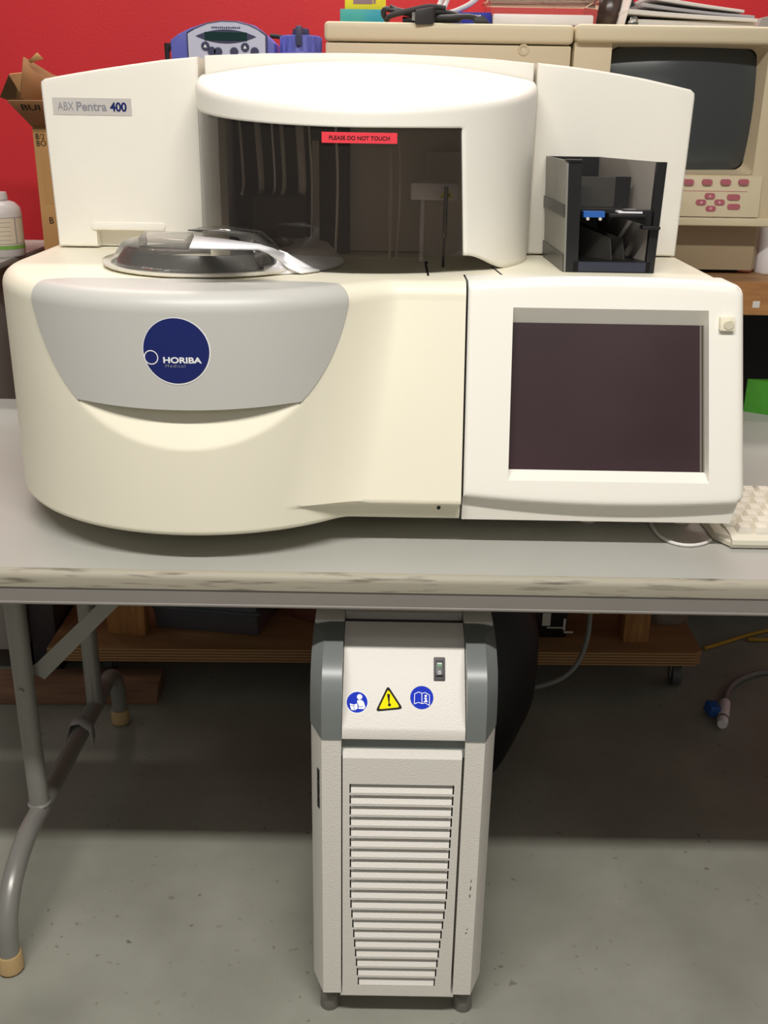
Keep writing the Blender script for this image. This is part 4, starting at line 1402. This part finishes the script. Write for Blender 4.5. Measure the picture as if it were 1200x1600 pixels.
ring1 = rrect(0.5635 - 0.1425, 0.5635 + 0.1425, 1.3055 - 0.1105, 1.3055 + 0.1105, 0.018, 6)
bz.grid([[(x, 2.1205, z) for x, z in ring0], [(x, 2.166, z) for x, z in ring1]], True)
obj('bezel', bz, 'beige', CT)
kp = MB().hexa([(0.47, 2.112, 1.108), (0.733, 2.112, 1.108), (0.733, 2.125, 1.108), (0.47, 2.125, 1.108), (0.47, 2.118, 1.1845), (0.733, 2.118, 1.1845), (0.733, 2.125, 1.1845), (0.47, 2.125, 1.1845)], 0.001)
kpo = obj('keypad', kp, 'beige2', CT, 'keypad panel')
ln = MB().box(0.50, 0.7065, 2.1155, 2.1175, 1.1560, 1.1570)
obj('keypad_line', ln, 'pink', kpo)


def key(px, py, w_, h_, sym=None):
    p = at(px, py, 2.114); k = 2.135 / 1600
    m = MB().prism(rrect(p.x - w_ * k / 2, p.x + w_ * k / 2, p.z - h_ * k / 2, p.z + h_ * k / 2, h_ * k * 0.46, 5), XZ, 2.1115, 2.118)
    ko = obj('keypad_key', m, 'pink', kpo)
    if sym:
        s_ = 0.0028
        d = {'u': [(-s_, -s_ * .8), (s_, -s_ * .8), (0, s_)], 'd': [(-s_, s_ * .8), (s_, s_ * .8), (0, -s_)], 'l': [(s_ * .8, -s_), (s_ * .8, s_), (-s_, 0)], 'r': [(-s_ * .8, -s_), (-s_ * .8, s_), (s_, 0)]}[sym]
        obj('key_arrow', MB().poly([(p.x + a, 2.1112, p.z + b) for a, b in d]), 'pinkl', kpo)


for px in (1076, 1105, 1134, 1162):
    key(px, 284.5, 15, 8)
key(1109, 306, 15, 8, 'u'); key(1095, 316, 15, 8, 'l'); key(1124, 316, 15, 8, 'r'); key(1110, 326, 15, 8, 'd')
key(1146, 308, 19, 8); key(1146, 323, 19, 8)
obj('chin', MB().box(CX0, CX1 + 0.003, 2.108, 2.60, 1.0905, 1.1065, 0.004, 3), 'beige2', CT)
obj('base', MB().hexa([(0.40, 2.165, BT + .008), (0.752, 2.165, BT + .008), (0.766, 2.185, BT + .008), (0.766, 2.58, BT + .008), (0.40, 2.165, 1.0905), (0.752, 2.165, 1.0905), (0.766, 2.185, 1.0905), (0.766, 2.58, 1.0905)][:3] + [(0.40, 2.58, BT + .008)] +
                      [(0.40, 2.165, 1.0905), (0.752, 2.165, 1.0905), (0.766, 2.185, 1.0905), (0.40, 2.58, 1.0905)]), 'beigeshade', CT)
obj('foot', MB().box(0.42, 0.735, 2.20, 2.55, BT, BT + 0.009), 'black', CT)
WJ = thing('white_jar', 'white plastic jar on bench right of the beige terminal', 'jar', (0.815, 2.20, BT))
obj('jar_body', MB().lathe([(0, 0), (0.045, 0), (0.047, 0.004), (0.047, 0.10), (0.04, 0.112), (0.036, 0.115)], (0.815, 2.20, BT), 32), 'purewhite', WJ)
obj('jar_lid', MB().lathe([(0.038, 0.112), (0.040, 0.114), (0.040, 0.134), (0.036, 0.137), (0, 0.137)], (0.815, 2.20, BT), 32), 'purewhite', WJ)

# blue controller
BP = thing('blue_controller', 'blue controller with pale arched panel behind the left cover', 'controller', (-0.33, 2.28, BT))
bo_ = [(-0.4365, 1.30), (-0.4365, 1.418), (-0.4200, 1.4295), (-0.398, 1.4395), (-0.365, 1.450), (-0.333, 1.4545), (-0.300, 1.4535), (-0.270, 1.4465), (-0.2480, 1.4300), (-0.2315, 1.4150), (-0.2315, 1.30)]
obj('casing', MB().prism(bo_, XZ, 2.215, 2.33, 0.004, 2, 'front'), 'purple', BP)
obj('stand', MB().box(-0.41, -0.24, 2.23, 2.33, BT, 1.305), 'purple', BP)
pn = [(-0.3985, 1.31), (-0.3995, 1.4290), (-0.385, 1.4370), (-0.360, 1.4465), (-0.333, 1.4505), (-0.305, 1.4500), (-0.280, 1.4445), (-0.262, 1.4365), (-0.2480, 1.4270), (-0.2490, 1.31)]
obj('panel_rim', MB().prism([(-0.3335 + (x + 0.3235) * 1.04 + 0.010, 1.31 + (z - 1.31) * 1.022) for x, z in pn], XZ, 2.206, 2.218, 0.001, 2, 'front'), 'dblue', BP)
po = obj('panel', MB().prism(pn, XZ, 2.203, 2.21), 'lilac', BP, 'pale arched front panel')


def lens_shape(cx, cz, a, b):
    P_ = []
    for i in range(20):
        t = -1 + 2 * i / 19; P_.append((cx + a * t, cz + b * (1 - t * t)))
    for i in range(1, 19):
        t = 1 - 2 * i / 19; P_.append((cx + a * t, cz - b * (1 - t * t)))
    return P_


c0 = at(353, 57, 2.203)
obj('display_surround', MB().prism(lens_shape(c0.x, c0.z, 0.0595, 0.0125), XZ, 2.2018, 2.204), 'dblue', po)
obj('display', MB().box(c0.x - 0.0415, c0.x + 0.0415, 2.2008, 2.203, c0.z - 0.0075, c0.z + 0.0075), 'lcd', po, 'dark lcd display')
for px, py in ((321, 72), (331, 80), (341, 81), (383, 74), (366, 81), (398, 81)):
    c1 = at(px, py, 2.203)
    obj('panel_button', MB().cyl((c1.x, 2.204, c1.z), (c1.x, 2.2000, c1.z), 0.0085, 0.0080, n=20), 'dblue', po)
    if py < 76:
        obj('button_mark', MB().poly([(c1.x - .0034, 2.1995, c1.z - .0025), (c1.x + .0034, 2.1995, c1.z - .0025), (c1.x, 2.1995, c1.z + .0035)]), 'stickw', po)
mk = MB()
for i in range(14):
    x = at(330 + i * 3.3, 43, 2.2026).x
    mk.box(x, x + 0.0028, 2.2022, 2.2032, at(353, 44.5, 2.2).z, at(353, 44.5, 2.2).z + (0.0034 if i % 3 else 0.0026))
obj('panel_print', mk, 'dblue', po)
c0 = at(469, 60, 2.25)
KC = thing('blue_canister', 'blue ribbed canister with dark knob beside the beige instrument', 'canister', (c0.x, 2.27, BT))
zt = at(467, 53, 2.21).z - BT
pf = [(0, 0), (0.045, 0), (0.046, 0.28), (0.0475, zt - 0.052), (0.0465, zt - 0.036), (0.042, zt - 0.030), (0.0405, zt - 0.004), (0.038, zt), (0.0, zt + 0.002)]
obj('canister_body', MB().lathe(pf, (c0.x, 2.27, BT), 40), 'purple', KC)
for i in range(16):
    a = 2 * PI * i / 16 + 0.1
    if math.sin(a) < 0.3:
        m = MB().box(-0.004, 0.004, -0.002, 0.003, zt - 0.030, zt - 0.002, 0.001)
        m.bm.transform(Matrix.Translation((c0.x, 2.27, BT)) @ Matrix.Rotation(a + PI / 2, 4, 'Z') @ Matrix.Translation((0, -0.0405, 0)))
        obj('rib', m, 'purple', KC)
obj('knob', MB().cyl((c0.x, 2.27, BT + zt), (c0.x, 2.27, BT + zt + 0.014), 0.0185, 0.016, n=24, bev=0.003), 'dblue', KC, 'dark slate knob')
obj('knob_tab', MB().box(c0.x - 0.0065, c0.x + 0.0055, 2.221, 2.25, BT + zt - 0.020, BT + zt + 0.016, 0.002), 'dblue', KC)
solo('black_lead', MB().tube([at(422, 56, 2.345), at(432, 57, 2.345), at(441, 58, 2.345)], 0.0045, 8), 'cable', 'short black lead between blue controller and blue canister', 'cable')
solo('black_lead', MB().tube([(-0.470, 2.345, BT + .006), at(262, 95, 2.345), at(262, 80, 2.345), at(268, 70, 2.345), at(280, 64, 2.345)], 0.0055, 8), 'cable', 'black lead at the left side of blue controller', 'cable')

# cardboard box and bottle
CB_ = thing('cardboard_box', 'open brown cardboard box with raised flaps behind the left cover', 'box', (-0.6, 2.4, BT))
bx0, bx1, by0, by1, bz1 = -0.738, -0.46, 2.25, 2.50, 1.2565
m = MB()
for a, b in (((bx0, by0), (bx1, by0)), ((bx1, by0), (bx1, by1)), ((bx1, by1), (bx0, by1)), ((bx0, by1), (bx0, by0))):
    m.poly([(*a, BT), (*b, BT), (*b, bz1), (*a, bz1)])
m.poly([(bx0, by0, BT), (bx1, by0, BT), (bx1, by1, BT), (bx0, by1, BT)])
o = obj('carton', m, 'card', CB_); solidify(o, 0.004)


def flap_(pts, mt):
    o = obj('flap', MB().poly(pts), mt, CB_); solidify(o, 0.004)
    return o


fA = [Vector((bx0, by0, bz1)), Vector((bx1, by0, bz1)), Vector((bx1 + .0, 2.175, 1.306)), at(12, 156, 2.175)]
flap_(fA, 'card2')
flap_([Vector((bx0, by0, bz1)), at(38, 150, 2.26), at(42, 112, 2.33), at(16, 115, 2.40), at(2, 150, 2.42), Vector((bx0, by1, bz1))], 'card')
flap_([at(33, 153, 2.24), at(38, 89, 2.27), at(82, 116, 2.32), at(120, 130, 2.36), at(110, 175, 2.36)], 'card2')
flap_([Vector((bx0, by1, bz1)), Vector((bx1, by1, bz1)), Vector((bx1, by1 + .03, 1.33)), Vector((bx0, by1 + .03, 1.33))], 'card2')
tp = MB(); q = [at(44, 95, 2.268), at(58, 82, 2.262), at(68, 92, 2.262), at(58, 95, 2.262), at(48, 99, 2.266)]
tp.poly(q); o = obj('tape_strip', tp, 'card', CB_); solidify(o, 0.0006)


def boxtext(s, x, z, size, bold=0.0001):
    m_ = MB(); lettering(m_, s, size, lambda a, b: (x + a, by0 - 0.0008, z + b), bold=bold)
    obj('box_print', m_, 'ink', CB_)


def fl(px, py): return at(px, py, by0 - 0.001)


p = at(55.5, 217.5, by0); boxtext('8/2', p.x, p.z, 0.0155)
p = at(57, 228, by0); boxtext('BO', p.x, p.z, 0.0155)
p = at(77, 349, by0); boxtext('B', p.x, p.z, 0.0185)
m_ = MB(); lettering(m_, 'BUI', 0.024, lambda a, b: at(34, 172, 2.19) + Vector((a * 1.1, b * 0.75 * -1.0 * 0.75 - 0.0012, b * 0.62)), bold=0.0003)
obj('box_print', m_, 'ink', CB_)
lbm = MB().prism(rrect(-0.727, -0.62, 1.10, 1.2420, 0.006, 4), XZ, by0 - 0.0005, by0 + 0.0002)
obj('printed_panel', lbm, 'card', CB_)
BO = thing('bottle', 'white plastic bottle with paper label on grey cabinet at left', 'bottle', (-0.835, 2.27, BT))
bp2 = [(0, 0), (0.044, 0), (0.0465, 0.004), (0.0465, 0.088), (0.044, 0.100), (0.034, 0.110), (0.020, 0.1145), (0.0195, 0.118), (0.0, 0.118)]
obj('bottle_body', MB().lathe(bp2, (-0.835, 2.27, BT), 36), 'bottle', BO)
obj('bottle_cap', MB().lathe([(0.0215, 0.116), (0.0220, 0.118), (0.0205, 0.128), (0.0195, 0.131), (0.0, 0.131)], (-0.835, 2.27, BT), 28), 'bottle', BO)
obj('bottle_label', MB().grid([[(-0.835 + 0.0469 * math.cos(R(a)), 2.27 + 0.0469 * math.sin(R(a)), BT + z) for a in range(-170, 6, 5)] for z in (0.024, 0.082)]), 'label', BO)
obj('green_band', MB().grid([[(-0.835 + 0.0471 * math.cos(R(a)), 2.27 + 0.0471 * math.sin(R(a)), BT + z) for a in range(-175, 16, 5)] for z in (0.016, 0.0238)]), 'lgreen', BO)
lm = MB()
for z in (0.0815, 0.028):
    lm.grid([[(-0.835 + 0.0472 * math.cos(R(a)), 2.27 + 0.0472 * math.sin(R(a)), BT + zz) for a in range(-170, 6, 5)] for zz in (z, z - 0.0012)])
lm.grid([[(-0.835 + 0.0472 * math.cos(R(a)), 2.27 + 0.0472 * math.sin(R(a)), BT + zz) for a in (-32, -29)] for zz in (0.028, 0.0815)])
for k in range(5):
    z = 0.072 - 0.009 * k
    lm.grid([[(-0.835 + 0.0472 * math.cos(R(a)), 2.27 + 0.0472 * math.sin(R(a)), BT + zz) for a in range(-110, -38, 6)] for zz in (z, z - 0.0009)])
obj('label_print', lm, 'greyink', BO)

# ------------------------------------------------------------------ things on the beige units
T1, T2 = 1.4496, 1.4511
YB = thing('yellow_carton', 'bright yellow carton in teal tray on beige instrument', 'box', (-0.05, 2.26, T1))
obj('carton', MB().box(-0.0925, -0.0130, 2.21, 2.27, T1 + 0.001, T1 + 0.13, 0.002), 'yel', YB)
obj('teal_sleeve', MB().box(-0.1010, -0.0150, 2.195, 2.2755, T1, T1 + 0.0270, 0.002), 'teal', YB, 'teal lower sleeve')
x0 = at(552, 5, 2.2095).x; x1 = at(587, 5, 2.2095).x
obj('print_panel', MB().box(x0, x1 - 0.006, 2.2090, 2.211, at(552, 6, 2.2095).z, T1 + 0.09), 'mauve', YB)
obj('print_panel', MB().box(x1 - 0.0045, x1, 2.2090, 2.211, at(552, 5, 2.2095).z, T1 + 0.09), 'mauve', YB)
PC = thing('power_cord', 'black power cord bundled on the beige instrument lid', 'cord', (0.07, 2.15, T1))
zt = T1 + 0.006
cm = MB()
cm.tube([(-0.008, 2.165, zt), (-0.016, 2.155, zt + .008), (-0.012, 2.15, zt + .018), (0.02, 2.148, zt + .012), (0.06, 2.145, zt + .008), (0.10, 2.15, zt + .012), (0.115, 2.155, zt + .010), (0.13, 2.15, zt)], 0.0052, 10)
cm.tube([(-0.005, 2.15, zt + .022), (0.01, 2.15, zt + .016), (0.05, 2.14, zt + .010), (0.09, 2.145, zt + .014), (0.118, 2.145, zt + .010), (0.128, 2.14, zt + .004), (0.11, 2.14, zt), (0.07, 2.145, zt), (0.02, 2.15, zt)], 0.0052, 10)
cm.tube([(-0.012, 2.152, zt), (-0.002, 2.14, zt + .006), (0.03, 2.137, zt + .014), (0.07, 2.14, zt + .022), (0.10, 2.145, zt + .020)], 0.0052, 10)
cm.tube([(0.085, 2.135, zt + .003), (0.11, 2.13, zt + .004), (0.14, 2.133, zt + .006), (0.155, 2.135, zt + .004), (0.165, 2.138, zt)], 0.0052, 10)
obj('cord', cm, 'cable', PC)
pg = MB().hexa([(0.042, 2.108, zt - .012), (0.078, 2.112, zt - .010), (0.082, 2.135, zt - .004), (0.046, 2.135, zt - .004), (0.042, 2.106, zt + .014), (0.076, 2.110, zt + .020), (0.082, 2.135, zt + .022), (0.046, 2.135, zt + .016)], 0.004, 2)
pgo = obj('plug', pg, 'cable', PC, 'black plug')
pn_ = MB()
pn_.box(0.037, 0.043, 2.112, 2.1145, zt - .004, zt + .004); pn_.box(0.037, 0.043, 2.122, 2.1245, zt + .002, zt + .011)
obj('plug_slot', pn_, 'steel', PC)
obj('plug', MB().hexa([(0.155, 2.128, zt - .005), (0.185, 2.128, zt - .005), (0.185, 2.150, zt - .005), (0.155, 2.150, zt - .005), (0.152, 2.130, zt + .005), (0.172, 2.130, zt + .008), (0.172, 2.148, zt + .008), (0.152, 2.148, zt + .005)], 0.003, 2), 'cable', PC, 'black plug')
for k in (0, 1):
    solo('white_lead', MB().tube([at(680 + 9 * k, 24, 2.19), at(684 + 9 * k, 14, 2.20), at(689 + 9 * k, 2, 2.21), at(697 + 9 * k, -20, 2.22), at(704 + 9 * k, -45, 2.24)], 0.0048, 8), 'wcable',
         ['left one of the two white leads rising from black cord', 'right one of the two white leads rising from black cord'][k], 'cable', 'white leads on the beige instrument')
solo('white_cable', MB().tube([at(700, 20.5, 2.2), at(706, 19, 2.2), at(715, 16, 2.2), at(735, 6, 2.2), at(752, -10, 2.2), at(764, -30, 2.2)], 0.0048, 8), 'wcable', 'curved white cable sweeping up over the small blue carton', 'cable')
BX = thing('blue_carton', 'small royal blue carton behind black cord on beige instrument', 'box', (0.16, 2.2, T1))
x0, x1 = at(708, 30, 2.19).x, at(767, 30, 2.19).x
obj('carton', MB().box(x0, x1, 2.18, 2.25, T1, at(740, 19, 2.18).z, 0.001), 'blubox', BX)
mk = MB()
for i in range(7):
    a = at(729 + i * 3.3, 25, 2.179)
    mk.box(a.x, a.x + 0.0028, 2.1793, 2.1803, a.z - 0.0015, a.z + 0.0022 - 0.0006 * (i % 2))
obj('carton_print', mk, 'stickw', BX)
CL = thing('clear_container', 'clear plastic container with white contents beside the papers', 'container', (0.29, 2.25, T2))
T1 = T2
x0, x1 = at(765, 30, 2.17).x, at(934, 30, 2.17).x
c = MB().hexa([(x0 + .004, 2.165, T1), (x1 - .004, 2.165, T1), (x1 - .004, 2.33, T1), (x0 + .004, 2.33, T1), (x0, 2.16, T1 + .046), (x1, 2.16, T1 + .046), (x1, 2.335, T1 + .046), (x0, 2.335, T1 + .046)], 0.003)
obj('tub', c, 'clear', CL)
obj('contents', MB().box(x0 + .006, x1 - .008, 2.169, 2.325, T1 + .0005, T1 + .0195, 0.004), 'purewhite', CL, 'white contents')
obj('container_lid', MB().box(x0 - .003, x1 + .003, 2.156, 2.34, T1 + .046, T1 + .053, 0.002), 'clear', CL)
obj('lid_handle', MB().box(at(842, 5, 2.2).x, at(870, 5, 2.2).x, 2.2, 2.23, T1 + .0535, T1 + .060, 0.001), 'black', CL)
jx = at(952, 20, 2.24).x
solo('brown_jar', MB().lathe([(0, 0), (0.020, 0), (0.028, 0.012), (0.030, 0.03), (0.026, 0.05), (0.018, 0.065), (0.018, 0.08), (0, 0.08)], (jx, 2.24, T2), 28), 'brown', 'dark brown glass jar on terminal beside the clear container', 'jar')


solo('grey_pouch', MB().hexa([(at(950, 20, 2.28).x, 2.275, T2), (at(985, 20, 2.28).x, 2.275, T2), (at(990, 20, 2.28).x, 2.31, T2), (at(950, 20, 2.28).x, 2.31, T2), (at(955, 20, 2.28).x, 2.275, T2 + .075), (at(990, 20, 2.28).x, 2.275, T2 + .085), (at(995, 20, 2.28).x, 2.31, T2 + .085), (at(955, 20, 2.28).x, 2.31, T2 + .075)], 0.008), 'darkgrey', 'dark grey pouch standing behind the brown jar', 'pouch')


def sheet(xa, za, xb, zb_, y, t, mt, lab, drop=0.0, dep=0.2):
    n = 14
    m_ = MB(); lo = []; hi = []
    for i in range(n):
        u = i / (n - 1)
        x = xa + (xb - xa) * u; z = za + (zb_ - za) * u - drop * math.sin(PI * u)
        lo.append((x, z)); hi.append((x, z + t * (1 - 0.25 * u)))
    m_.prism(lo + hi[::-1], XZ, y, y + dep, 0.001, 1)
    return solo('paper_bundle', m_, mt, lab, 'papers', 'papers on the terminal')


X = lambda px: at(px, 25, 2.16).x
sheet(X(985), T2 + 0.0005, X(1178), T2 + 0.0005, 2.15, 0.012, 'paper', 'lowest bundle of papers lying flat on beige terminal', 0)
sheet(X(975), T2 + 0.0205, X(1180), T2 + 0.0095, 2.14, 0.0085, 'paper', 'middle bundle of curved papers on terminal', 0.001)
sheet(X(998), T2 + 0.034, X(1176), T2 + 0.0165, 2.146, 0.0065, 'paperg', 'upper grey bundle of papers sloping right on terminal', 0.002)
sheet(X(1010), T2 + 0.047, X(1160), T2 + 0.026, 2.15, 0.0065, 'paper', 'topmost bundle of papers on the terminal pile', 0.001)
fo = MB().hexa([(X(971), 2.138, T2), (X(973), 2.138, T2), (X(973), 2.30, T2), (X(971), 2.30, T2), (X(985), 2.138, T2 + .075), (X(987), 2.138, T2 + .075), (X(987), 2.30, T2 + .075), (X(985), 2.30, T2 + .075)])
solo('clipboard', fo, 'paper', 'thin white board leaning left of the paper bundles', 'board')
bc = MB(); p = Vector((X(984), 2.13, T2))
bc.tube([p + Vector((-.006, 0, .004)), p + Vector((-.003, -.003, .012)), p + Vector((.006, -.003, .012)), p + Vector((.009, 0, .004))], 0.0018, 8)
bc.box(p.x - .008, p.x + .011, 2.128, 2.136, T2 + .0002, T2 + .006, 0.001)
solo('bulldog_clip', bc, 'chrome', 'small shiny metal clip in front of the papers', 'clip')
ck = at(1192, 28, 2.2)
solo('stone_block', MB().hexa([(ck.x - .014, 2.19, T2), (ck.x + .05, 2.19, T2), (ck.x + .05, 2.25, T2), (ck.x - .014, 2.25, T2), (ck.x - .004, 2.195, T2 + .022), (ck.x + .05, 2.195, T2 + .034), (ck.x + .05, 2.25, T2 + .034), (ck.x - .004, 2.25, T2 + .022)], 0.003), 'paleg', 'grey block at the right end of terminal top', 'block')
